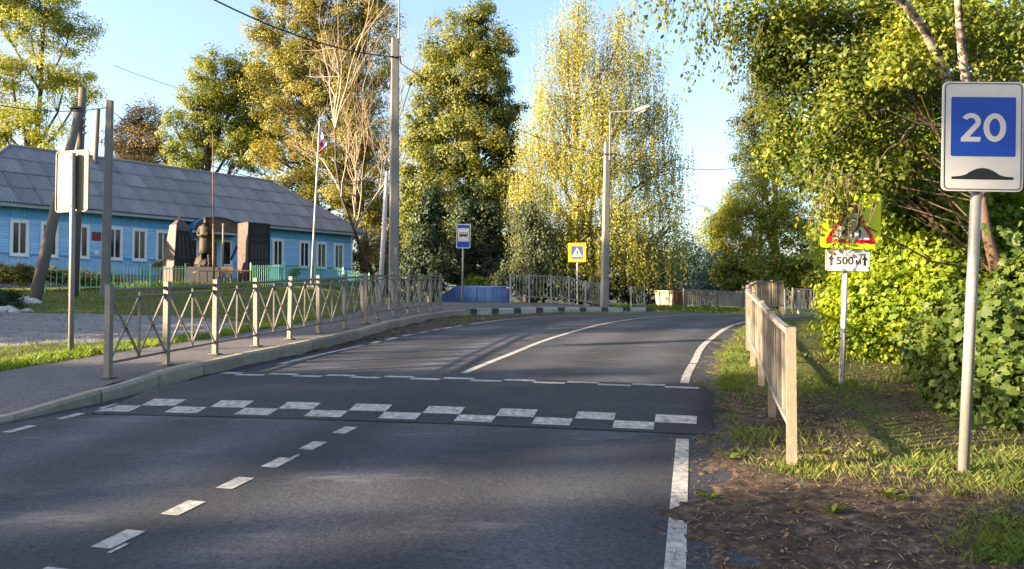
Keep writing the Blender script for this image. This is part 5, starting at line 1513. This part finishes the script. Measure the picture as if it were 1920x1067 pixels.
# right foreground: birch overhanging the road, with trunk behind the 20 sign
nb_ = gpt(1893, 10.2)
tpath = [nb_ - Vector((0, 0, .3)), at(1892, 590, 10.2), at(1872, 520, 10.1), at(1850, 440, 10.0), at(1842, 380, 10), at(1850, 300, 10.1), at(1862, 240, 10.3)]
near = make_tree("overhanging_birch", "near birch leaning over the verge with drooping leafy boughs", "tree", nb_,
          [lob(1560, 20, 140, 60, 11, 1.1), lob(1680, 60, 120, 70, 11, 1.1), lob(1820, 40, 110, 70, 11.5, 1.1), lob(1440, 30, 90, 40, 11, .9), lob(1600, 150, 120, 70, 10.8, 1.0), lob(1740, 180, 90, 70, 12, .9), lob(1500, 110, 60, 50, 11, .8), lob(1545, 240, 75, 60, 10.6, .8), lob(1650, 270, 90, 60, 11, .8), lob(1520, 320, 60, 45, 10.8, .6), lob(1590, 340, 60, 50, 10.4, .6), lob(1560, 380, 26, 36, 9.55, .22), lob(1890, 200, 50, 80, 12, .8), lob(1760, 30, 100, 50, 9.4, .6), lob(1880, 60, 70, 60, 9.2, .6), lob(1700, 120, 80, 50, 9.3, .5), lob(1440, 110, 45, 50, 11, .5), lob(1465, 200, 50, 60, 11.2, .5), lob(1470, 290, 45, 50, 11.2, .5), lob(1640, 330, 60, 40, 10.4, .5), lob(1720, 300, 50, 50, 11, .5)],
          1150, 46, .066, M['lf_nearbirch'], .27, .12, shape='oval', bark=M['bark_orange'], seed=30, trunk_path=tpath, twigs=.12, limb_k=.2, spread=.9)
# hanging tip sprays at the sky gap, belonging to the same birch
def sprays(parent, tips, n, size, m, seed, L=.9):
    r = np.random.default_rng(seed); P = []; mb = MB()
    for (px, py, d) in tips:
        p = np.array(at(px, py, d))
        for k in range(n):
            q0 = p + r.normal(0, .16, 3); ln = L * r.uniform(.4, 1)
            t = np.sort(r.random(int(26 * ln / .9)))
            dv = unit(np.array((-.25 + r.normal(0, .2), r.normal(0, .15), -1.0)))
            pts = q0 + np.outer(t * ln, dv) + r.normal(0, .035, (len(t), 3)); P.append(pts)
            mb.tube([q0, q0 + dv * ln * .5, q0 + dv * ln], [.006, .004, .002], 3, False)
    P = np.concatenate(P); V, k = leaf_verts(P, size * r.uniform(.7, 1.2, len(P)), 'oval', r, None, np.array((0, 0, -1.)))
    raw_obj("hanging_leaves", arr_mesh("hanging_leaves", V - np.array(origin_of(parent)), k), m, parent)
    tag(build("hanging_twigs", mb, M['bark'], parent), kind='stuff')
sprays(near, [(1240, -20, 11), (1262, -5, 11), (1290, -30, 11), (1345, 0, 10.6), (1330, 30, 10.6), (1350, 55, 10.6), (1380, 10, 10.8), (1400, 60, 10.8), (1430, 40, 11), (1470, 90, 11), (1340, 75, 10.6)], 7, .07, M['lf_nearbirch'], 31, .75)
sprays(near, [(1540, 340, 9.6), (1556, 352, 9.6), (1572, 350, 9.6), (1590, 345, 9.6), (1605, 345, 9.6), (1548, 372, 9.55), (1562, 380, 9.55), (1578, 372, 9.55), (1590, 365, 9.55), (1552, 395, 9.55), (1570, 395, 9.55), (1585, 385, 9.55)], 9, .06, M['lf_nearbirch'], 33, .42)
wl = MB()
for path in ([(1650, -30), (1700, 10), (1735, 60), (1762, 115), (1790, 200), (1830, 320)], [(1795, -20), (1800, 60), (1806, 120), (1822, 220), (1840, 330)]):
    pts = [at(px, py, 8.6 + .22 * i) for i, (px, py) in enumerate(path)]
    wl.tube(pts, [.035, .045, .05, .055, .06, .065][:len(pts)], 8, False)
build("white_limbs", wl, M['birch_bark'], near, True)
dl = MB()
for path in ([(1790, 240), (1720, 232), (1660, 205), (1600, 220), (1560, 260)], [(1720, 232), (1700, 246), (1688, 268), (1664, 280), (1650, 300)], [(1790, 240), (1830, 255), (1850, 290)], [(1660, 205), (1620, 190), (1580, 195)]):
    dl.tube([at(px, py, 10.2 - .1 * i) for i, (px, py) in enumerate(path)], [.024, .019, .013, .009, .005][:len(path)], 6, False)
build("dark_limbs", dl, M['bark'], near, True)

# maple shrubs on the right
def shrub(label, px, d, lobes, nclus, nleaf, size, m, clus, seed, shape='lobed', stems=5):
    b = gpt(px, d); r = np.random.default_rng(seed)
    root = make_tree("maple_shrub", label, "shrub", b, lobes, nclus, nleaf, size, m, clus, .05, shape=shape, seed=seed, twigs=.3, flat=.8, spread=.7, group="maple shrubs along the right verge")
    return root
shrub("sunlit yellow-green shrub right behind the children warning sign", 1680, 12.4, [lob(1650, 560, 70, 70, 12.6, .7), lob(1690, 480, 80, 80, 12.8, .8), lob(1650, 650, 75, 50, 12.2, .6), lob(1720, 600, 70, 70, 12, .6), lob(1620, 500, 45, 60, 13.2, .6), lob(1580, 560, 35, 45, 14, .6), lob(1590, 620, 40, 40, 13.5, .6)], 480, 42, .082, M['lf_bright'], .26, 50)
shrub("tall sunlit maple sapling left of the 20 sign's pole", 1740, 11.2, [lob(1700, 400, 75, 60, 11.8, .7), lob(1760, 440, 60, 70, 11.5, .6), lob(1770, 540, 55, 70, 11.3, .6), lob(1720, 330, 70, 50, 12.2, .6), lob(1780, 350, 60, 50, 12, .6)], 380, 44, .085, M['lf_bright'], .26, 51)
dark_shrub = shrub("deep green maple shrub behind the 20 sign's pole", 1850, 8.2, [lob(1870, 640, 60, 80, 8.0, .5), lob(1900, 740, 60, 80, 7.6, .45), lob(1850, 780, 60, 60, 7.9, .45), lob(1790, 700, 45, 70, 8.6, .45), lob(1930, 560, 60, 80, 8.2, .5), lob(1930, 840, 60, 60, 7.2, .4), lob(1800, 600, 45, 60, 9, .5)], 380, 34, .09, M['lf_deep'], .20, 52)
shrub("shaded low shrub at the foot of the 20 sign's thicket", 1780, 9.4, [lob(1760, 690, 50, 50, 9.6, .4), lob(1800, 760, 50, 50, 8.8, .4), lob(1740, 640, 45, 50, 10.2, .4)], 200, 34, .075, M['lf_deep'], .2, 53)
shrub("bright leafy shrub in the thicket above the dark maple", 1880, 12.5, [lob(1880, 430, 70, 70, 12.4, .6), lob(1890, 330, 60, 70, 12.8, .6), lob(1850, 520, 60, 50, 12.4, .6), lob(1950, 250, 70, 80, 13, .6)], 320, 40, .085, M['lf_bright'], .26, 54)
# deeper wood behind, filling between stems
for i, (px, d, L_, lb_) in enumerate(((1600, 24, [(1590, 450, 60, 90), (1640, 350, 70, 80), (1570, 330, 50, 70), (1600, 250, 70, 60)], "leafy tree in the wood behind the warning sign"), (1740, 20, [(1740, 300, 90, 110), (1720, 450, 80, 90), (1690, 180, 80, 80)], "leafy tree in the wood left of the 20 sign"), (1880, 19, [(1880, 300, 100, 120), (1900, 480, 90, 110), (1860, 120, 100, 90), (1880, 640, 90, 90)], "leafy tree in the wood right behind the 20 sign"), (1660, 27, [(1650, 120, 110, 90), (1740, 40, 110, 80), (1580, 140, 60, 70)], "tall leafy tree high in the right wood"), (1960, 14, [(1990, 600, 60, 160), (1980, 350, 60, 160)], "leafy tree at the right picture edge"))):
    make_tree("wood_tree", lb_, "tree", B_(px, d), [lob(*l, d) for l in L_], 320, 55, .15, M['lf_bright' if i in (0, 1, 4) else 'lf_shrub'], .5, .16, seed=60 + i, group="trees of the right-hand wood")

# single large leaves at the front of the dark maple
leaf_meshes = []
for k in range(4):
    tp = LEAF['maple'].copy(); tp[:, 2] -= .16 * (tp[:, 0] ** 2 + tp[:, 1] ** 2) * (1 + .4 * k) - .02
    me_ = bpy.data.meshes.new("leaf"); me_.from_pydata([(0.02, 0, .03)] + [tuple(v) for v in tp], [], [(0, 1 + i, 1 + (i + 1) % 12) for i in range(12)])
    leaf_meshes.append(me_)
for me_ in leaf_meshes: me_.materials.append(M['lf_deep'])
r = np.random.default_rng(77)
lobes_front = [(1800, 640, 40, 70, 8.2), (1870, 660, 55, 80, 7.35), (1900, 760, 50, 70, 7.0), (1845, 790, 45, 55, 7.3), (1905, 560, 40, 60, 7.6), (1790, 730, 40, 45, 8.0), (1890, 470, 40, 50, 8.2)]
so = origin_of(dark_shrub)
for k in range(210):
    L_ = lobes_front[k % len(lobes_front)]
    p = at(L_[0] + r.normal(0, L_[2] * .6), L_[1] + r.normal(0, L_[3] * .6), L_[4] + r.normal(0, .15))
    o = raw_obj("leaf", leaf_meshes[int(r.integers(0, 4))], None, dark_shrub, p - so)
    s_ = float(r.uniform(.075, .13)); o.scale = (s_, s_, s_)
    nv = Vector((r.normal(-.3, .5), r.normal(-.7, .4), r.normal(.6, .4))).normalized()
    o.rotation_euler = (nv.to_track_quat('Z', 'Y') @ Matrix.Rotation(float(r.uniform(0, 6.28)), 3, 'Z').to_quaternion()).to_euler()

# hedges and bushes on the left
make_tree("clipped_hedge", "clipped green hedge in front of the house at the left edge", "hedge", B_(10, 31.2), [lob(-30, 512, 60, 20, 31.2, .7), lob(15, 512, 40, 20, 31.2, .7), lob(45, 514, 22, 19, 31, .7)], 260, 70, .075, M['lf_hedge'], .22, .05, seed=70)
make_tree("clipped_hedge", "low hedge behind the pale green fence", "hedge", B_(120, 32.6), [lob(100, 518, 40, 16, 32.6, .6), lob(150, 520, 40, 14, 32.8, .6), lob(200, 522, 30, 13, 33, .6)], 160, 60, .075, M['lf_hedge'], .22, .05, seed=71)
make_tree("peony_bush", "dark green bush with stones at its foot by the gravel yard", "shrub", B_(8, 22), [lob(-10, 565, 30, 20, 22, .5), lob(15, 565, 24, 22, 22, .5), lob(30, 575, 14, 12, 21.6, .3)], 130, 45, .10, M['lf_dark'], .2, .04, shape='slim', seed=72)
make_tree("flower_bush", "yellowish flowering bush at the foot of the statue", "shrub", B_(355, 37), [lob(357, 492, 16, 9, 37, .4), lob(300, 497, 18, 9, 37.5, .4)], 60, 50, .08, M['lf_poplar'], .2, .03, seed=73)
make_tree("flower_bush", "yellow marigold clump behind the pale green fence", "shrub", B_(205, 33.2), [lob(203, 528, 10, 9, 33.2, .3)], 24, 40, .07, M['lf_poplar'], .15, .03, seed=74)
make_tree("flower_bush", "small brownish bush under the house's right windows", "shrub", B_(556, 42), [lob(553, 510, 10, 9, 42, .3)], 24, 40, .09, M['lf_lime'], .2, .03, seed=75)

# trees outside the picture on the left, whose shade lies over the road
SHADE = [(-34, -15.5, 14, 5.0), (-36, -9.4, 15.2, 3.0), (-36, -4.3, 11.4, 2.25), (-33, -0.6, 8.9, 2.9), (-38, 7.7, 15.5, 4.4), (-44, 10.5, 17, 5.0), (-40, 16.5, 14, 4.0), (-28, -24, 12, 5.0), (-24, -34, 12, 5.5), (-44, 20, 14, 4.6)]
for i, (x, y, h, rr) in enumerate(SHADE):
    g = GZ(x, y); r = np.random.default_rng(90 + i); h *= 1.16
    L_ = [(np.array((x + r.normal(0, rr * .2), y + r.normal(0, rr * .08), g + h - rr * .9)), np.array((rr * .7, rr * .8, rr * .8))),
          (np.array((x + r.normal(0, rr * .2), y + r.normal(0, rr * .08), g + h * .5)), np.array((rr * .9, rr, h * .32))),
          (np.array((x, y + r.normal(0, rr * .08), g + h * .28)), np.array((rr * .7, rr * .8, h * .24)))]
    make_tree("roadside_tree", "roadside tree beyond the left picture edge shading the road", "tree", (x, y, g), L_, 230, 34, .66, M['lf_dark'], .85, .28, seed=90 + i, group="shade trees beyond the left edge", twigs=.1)

# ------------------------------------------------------------------ grass, weeds, litter
def gz_arr(x, y):
    """height of the ground mesh under points"""
    xi = np.clip(np.searchsorted(GX, x) - 1, 0, len(GX) - 2); yi = np.clip(np.searchsorted(GY, y) - 1, 0, len(GY) - 2)
    Z = Zg.reshape(len(GY), len(GX))
    fx = (x - GX[xi]) / (GX[xi + 1] - GX[xi]); fy = (y - GY[yi]) / (GY[yi + 1] - GY[yi])
    return (Z[yi, xi] * (1 - fx) + Z[yi, xi + 1] * fx) * (1 - fy) + (Z[yi + 1, xi] * (1 - fx) + Z[yi + 1, xi + 1] * fx) * fy
def blades(name, label, x, y, h, w, m, seed, lean=.35):
    r = np.random.default_rng(seed); n = len(x); z = gz_arr(x, y) - .008
    a = r.random(n) * 2 * np.pi; dx = np.cos(a) * w; dy = np.sin(a) * w
    lx = r.normal(0, lean, n) * h; ly = r.normal(0, lean, n) * h
    V = np.zeros((n, 4, 3))
    V[:, 0] = np.stack([x - dx, y - dy, z], 1); V[:, 1] = np.stack([x + dx, y + dy, z], 1)
    V[:, 2] = np.stack([x + dx * .7 + lx * .4, y + dy * .7 + ly * .4, z + h * .6], 1)
    V[:, 3] = np.stack([x + lx, y + ly, z + h], 1)
    o = raw_obj(name, arr_mesh(name, V.reshape(-1, 3), 4), m)
    return tag(o, label, "grass", None, 'stuff')
r = np.random.default_rng(100)
def scatter(n, x0, x1, y0, y1, keep):
    x = r.uniform(x0, x1, n); y = r.uniform(y0, y1, n); k = keep(x, y); return x[k], y[k]
def verge(x, y):
    o = -road_off(x, y); dens = fbm(x * 1.6, y * 1.6, 3)
    p = np.where(o < 1.05, (dens > .56) * .55 * (o > .35), np.where(o < 2.2, (dens > .45) * .9, (dens > .50) * .6 + .12))
    p = np.where((y < 6.5 - .22 * (x - 1.3)) & (x < 4.6), p * (dens > .66) * .15, p)
    return r.random(len(x)) < p
x, y = scatter(80000, .8, 8, 3.2, 24, verge)
h = r.uniform(.02, .06, len(x)) * (1 + .9 * (fbm(x * .9, y * .9, 2) > .58)); blades("grass", "short patchy grass on the right verge", x, y, h, r.uniform(.0012, .0026, len(x)), M['grass'], 1)
# taller tufts round the posts, sign foot and bottom right
TX = []; 
for cx, cy, sd_, n in ((2.2, 5.9, .16, 500), (2.55, 5.8, .22, 300), (3.3, 6.0, .3, 600), (2.75, 4.2, .16, 900), (3.0, 4.45, .2, 900), (3.6, 5.5, .35, 1500), (2.1, 7.0, .2, 300), (4.1, 6.3, .4, 900), (1.8, 6.3, .08, 120), (2.6, 10.6, .3, 900), (2.5, 9.9, .25, 700), (4.2, 10.0, .25, 350), (3.2, 12.6, .3, 900), (4.3, 5.5, .4, 900), (3.9, 9.6, .4, 500), (2.72, 10.1, .17, 1500), (2.95, 11.2, .2, 1800), (3.35, 12.5, .22, 1600), (2.62, 9.4, .1, 500), (3.7, 13.6, .22, 1000)):
    n = int(n * 1.7); TX.append(np.stack([r.normal(cx, sd_, n), r.normal(cy, sd_, n)], 1))
P = np.concatenate(TX); P = P[-road_off(P[:, 0], P[:, 1]) > .45]
blades("grass", "taller grass tufts around the fence posts and signs", P[:, 0], P[:, 1], r.uniform(.02, .075, len(P)), r.uniform(.0009, .0019, len(P)), M['grass'], 2, .45)
# left: lush strip along the footway
def lstrip(x, y):
    e = walk_x(y) - x; return (e > .02) & (e < .35 + .5 * fbm(y * .8, y * .3, 3)) 
x, y = scatter(130000, -9.5, -3.5, 6.5, 20, lstrip)
blades("grass", "lush bright grass strip along the footway edge", x, y, r.uniform(.03, .11, len(x)), r.uniform(.002, .005, len(x)), M['grass_lush'], 3, .5)
def lawn(x, y):
    g_ = ((x + 14.2) / 8.6) ** 2 + ((y - 15.7) / 4.2) ** 2
    return (g_ > .95) & (x < walk_x(y) - .3) & (fbm(x * .7, y * .7, 3) > .36)
x, y = scatter(60000, -26, -4.5, 8, 41, lawn)
blades("grass", "mown lawn in front of the memorial", x, y, r.uniform(.03, .09, len(x)), r.uniform(.006, .013, len(x)), M['grass'], 4, .5)
def shoulder(x, y):
    o = road_off(x, y); return (o > 6.35) & (x > kerb_x(y) + .1) & (fbm(x * 1.2 + 5, y * 1.2, 3) > .56)
x, y = scatter(30000, -4.5, 8, 12, 33, shoulder)
blades("grass", "weedy grass on the dirt shoulder below the kerb", x, y, r.uniform(.03, .10, len(x)), r.uniform(.004, .009, len(x)), M['grass'], 5, .5)
x, y = scatter(9000, 5, 16, 32, 46, lambda x, y: -road_off(x, y) < -6.6)
blades("grass", "rough grass around the rubbish containers", x, y, r.uniform(.06, .22, len(x)), r.uniform(.005, .01, len(x)), M['grass_lush'], 6, .4)
x, y = scatter(2600, -18, -11, 32.2, 34.2, lambda x, y: x < 99)
blades("grass", "yellowing tall grass at the pale green fence", x, y, r.uniform(.1, .4, len(x)), r.uniform(.008, .015, len(x)), M['grass_lush'], 7, .4)

def weeds(label, spots, m, seed, size):
    r = np.random.default_rng(seed)
    for (x, y), lab in zip(spots, label):
        g = float(gz_arr(np.array([x]), np.array([y]))[0]); root = thing("weed_plant", lab, "plant", (x, y, g), "weeds on the right verge")
        n = int(r.integers(9, 16)); a = np.linspace(0, 2 * np.pi, n, endpoint=False) + r.normal(0, .3, n); V = []
        for k in range(n):
            L = size * r.uniform(.6, 1.2); up_ = r.uniform(.35, 1.1); dx, dy = math.cos(a[k]), math.sin(a[k]); w = L * .17
            pts = [(0, 0, 0), (L * .35, w, L * .35 * up_), (L * .7, w * .8, L * .55 * up_), (L, 0, L * .5 * up_), (L * .7, -w * .8, L * .55 * up_), (L * .35, -w, L * .35 * up_)]
            V += [(p[0] * dx - p[1] * dy, p[0] * dy + p[1] * dx, p[2]) for p in pts]
        raw_obj("leaves", arr_mesh("leaves", np.array(V), 6), m, root)
wlabels = ["leafy weed in the middle of the dark soil patch", "yellow-green weed left of the 20 sign's pole foot", "small weed at the soil edge below the 20 sign", "weed rosette at the lower right picture edge", "weed right at the foot of the 20 sign's pole", "weed just right of the nearest fence post", "weed on the trodden grass between fence and 20 sign", "lone weed at the asphalt edge beside the white line", "weed between the white edge line and the picket railing", "weed tuft at the foot of the nearest fence post", "weed in the bottom right corner grass", "weed left of the bottom right corner grass"]
wspots = [gp(1560, 960), gp(1690, 930), gp(1660, 925), gp(1880, 985), gp(1800, 925), gp(1535, 850), gp(1640, 850), gp(1330, 930), gp(1370, 860), gp(1470, 880), gp(1900, 1030), gp(1850, 1040)]
weeds(wlabels, [(p.x, p.y) for p in wspots], M['weed'], 8, .09)

def crumbs(name, label, cat, x, y, s, m, seed, dz=0.0):
    r = np.random.default_rng(seed); n = len(x); z = gz_arr(x, y)
    zr_ = T(x, y); z = np.maximum(z, np.where((road_off(x, y) > -.3) & (road_off(x, y) < 6.2), zr_, -9)) + dz
    t = np.array([(1, 0, -.3), (-.5, .87, -.3), (-.5, -.87, -.3), (0, 0, .9)])
    fc = [(0, 1, 3), (1, 2, 3), (2, 0, 3)]
    a = r.random(n) * 6.28; ca, sa = np.cos(a), np.sin(a); V = []
    J = r.normal(0, .45, (4, n, 3)); J[:, :, 2] *= .6
    for f in fc:
        for i in f:
            p = t[i]; k = 1.0
            V.append(np.stack([x + s * (p[0] * ca - p[1] * sa + J[i, :, 0]), y + s * (p[0] * sa + p[1] * ca + J[i, :, 1]), z + s * (p[2] * .6 + J[i, :, 2])], 1))
    V = np.stack(V, 1).reshape(-1, 3)
    o = raw_obj(name, arr_mesh(name, V, 3), m); return tag(o, label, cat, None, 'stuff')
def soily(x, y):
    e = -road_off(x, y) - .24 + .55 * (fbm(x * 1.3, y * 1.3, 4) - .5) + .42 * np.exp(-((y - 4.75) / .5) ** 2)
    return r.random(len(x)) < np.where(e < 0, .9 * np.exp(e / .10), .6)
x, y = scatter(50000, .3, 5, 3.2, 9.5, soily)
crumbs("soil_crumbs", "crumbs of dark soil and asphalt on the right verge", "soil", x, y, r.uniform(.003, .006, len(x)) * r.choice([1, 1, 1, 1.6, 2.4], len(x)), M['crumb'], 9)
x, y = scatter(26000, -6, 2, 5.5, 24, lambda x, y: (road_off(x, y) > 5.6) & (x > kerb_x(y) + .06) & (r.random(len(x)) < np.exp(-(x - kerb_x(y)) / .35)))
crumbs("grit", "grit and dirt along the left kerb", "grit", x, y, r.uniform(.003, .010, len(x)), M['grit'], 10)
x, y = scatter(9000, -21, -6, 13.5, 20, lambda x, y: (((x + 14.2) / 8.6) ** 2 + ((y - 15.7) / 4.2) ** 2 < 1.05) & (x < walk_x(y) - .5))
crumbs("gravel", "loose gravel on the grey yard", "gravel", x, y, r.uniform(.008, .025, len(x)), M['grit'], 12)
def straw(n_, seed):
    r = np.random.default_rng(seed); x, y = scatter(n_, .6, 5, 3.3, 9, lambda x, y: (-road_off(x, y) > -.1) & (fbm(x * 1.1 + 9, y * 1.1, 3) > .42))
    z = np.maximum(gz_arr(x, y), np.where(road_off(x, y) > -.3, T(x, y), -9)) + .008
    V, k = leaf_verts(np.stack([x, y, z], 1), r.uniform(.03, .10, len(x)), 'slim', r, np.array((0, 0, 3.0)))
    V = V.reshape(-1, 4, 3); c = V.mean(1, keepdims=True); ax = unit(V[:, 1] - V[:, 3])[:, None]; V = V - ax * np.sum((V - c) * ax, 2, keepdims=True) * .75
    o = raw_obj("straw", arr_mesh("straw", V.reshape(-1, 3), 4), leafmat('dry_straw', [(0.10, .07, .04), (.22, .17, .10), (.34, .28, .17)], .1)); tag(o, "bits of dry straw and twigs on the right verge", "straw", None, 'stuff')
straw(9000, 15)
# fallen leaves
def fallen(label, x, y, s, seed):
    r = np.random.default_rng(seed); z = gz_arr(x, y); o_ = road_off(x, y)
    z = np.maximum(z, np.where((o_ > -.3) & (o_ < 6.2), T(x, y), -9)) + .012
    V, k = leaf_verts(np.stack([x, y, z], 1), s, 'oval', r, np.array((0, 0, 2.5)))
    o = raw_obj("fallen_leaves", arr_mesh("fallen_leaves", V, k), M['litter']); tag(o, label, "leaves", None, 'stuff')
x, y = scatter(16000, .7, 6.5, 3.5, 18, lambda x, y: (-road_off(x, y) > .1) & (r.random(len(x)) < .6))
fallen("dry fallen leaves scattered over the right verge", x, y, r.uniform(.012, .04, len(x)), 13)
x, y = scatter(1500, -5, 0, 7.6, 22, lambda x, y: (road_off(x, y) > 5.7) & (x > kerb_x(y) + .08))
fallen("dry leaves gathered along the left kerb", x, y, r.uniform(.02, .05, len(x)), 14)
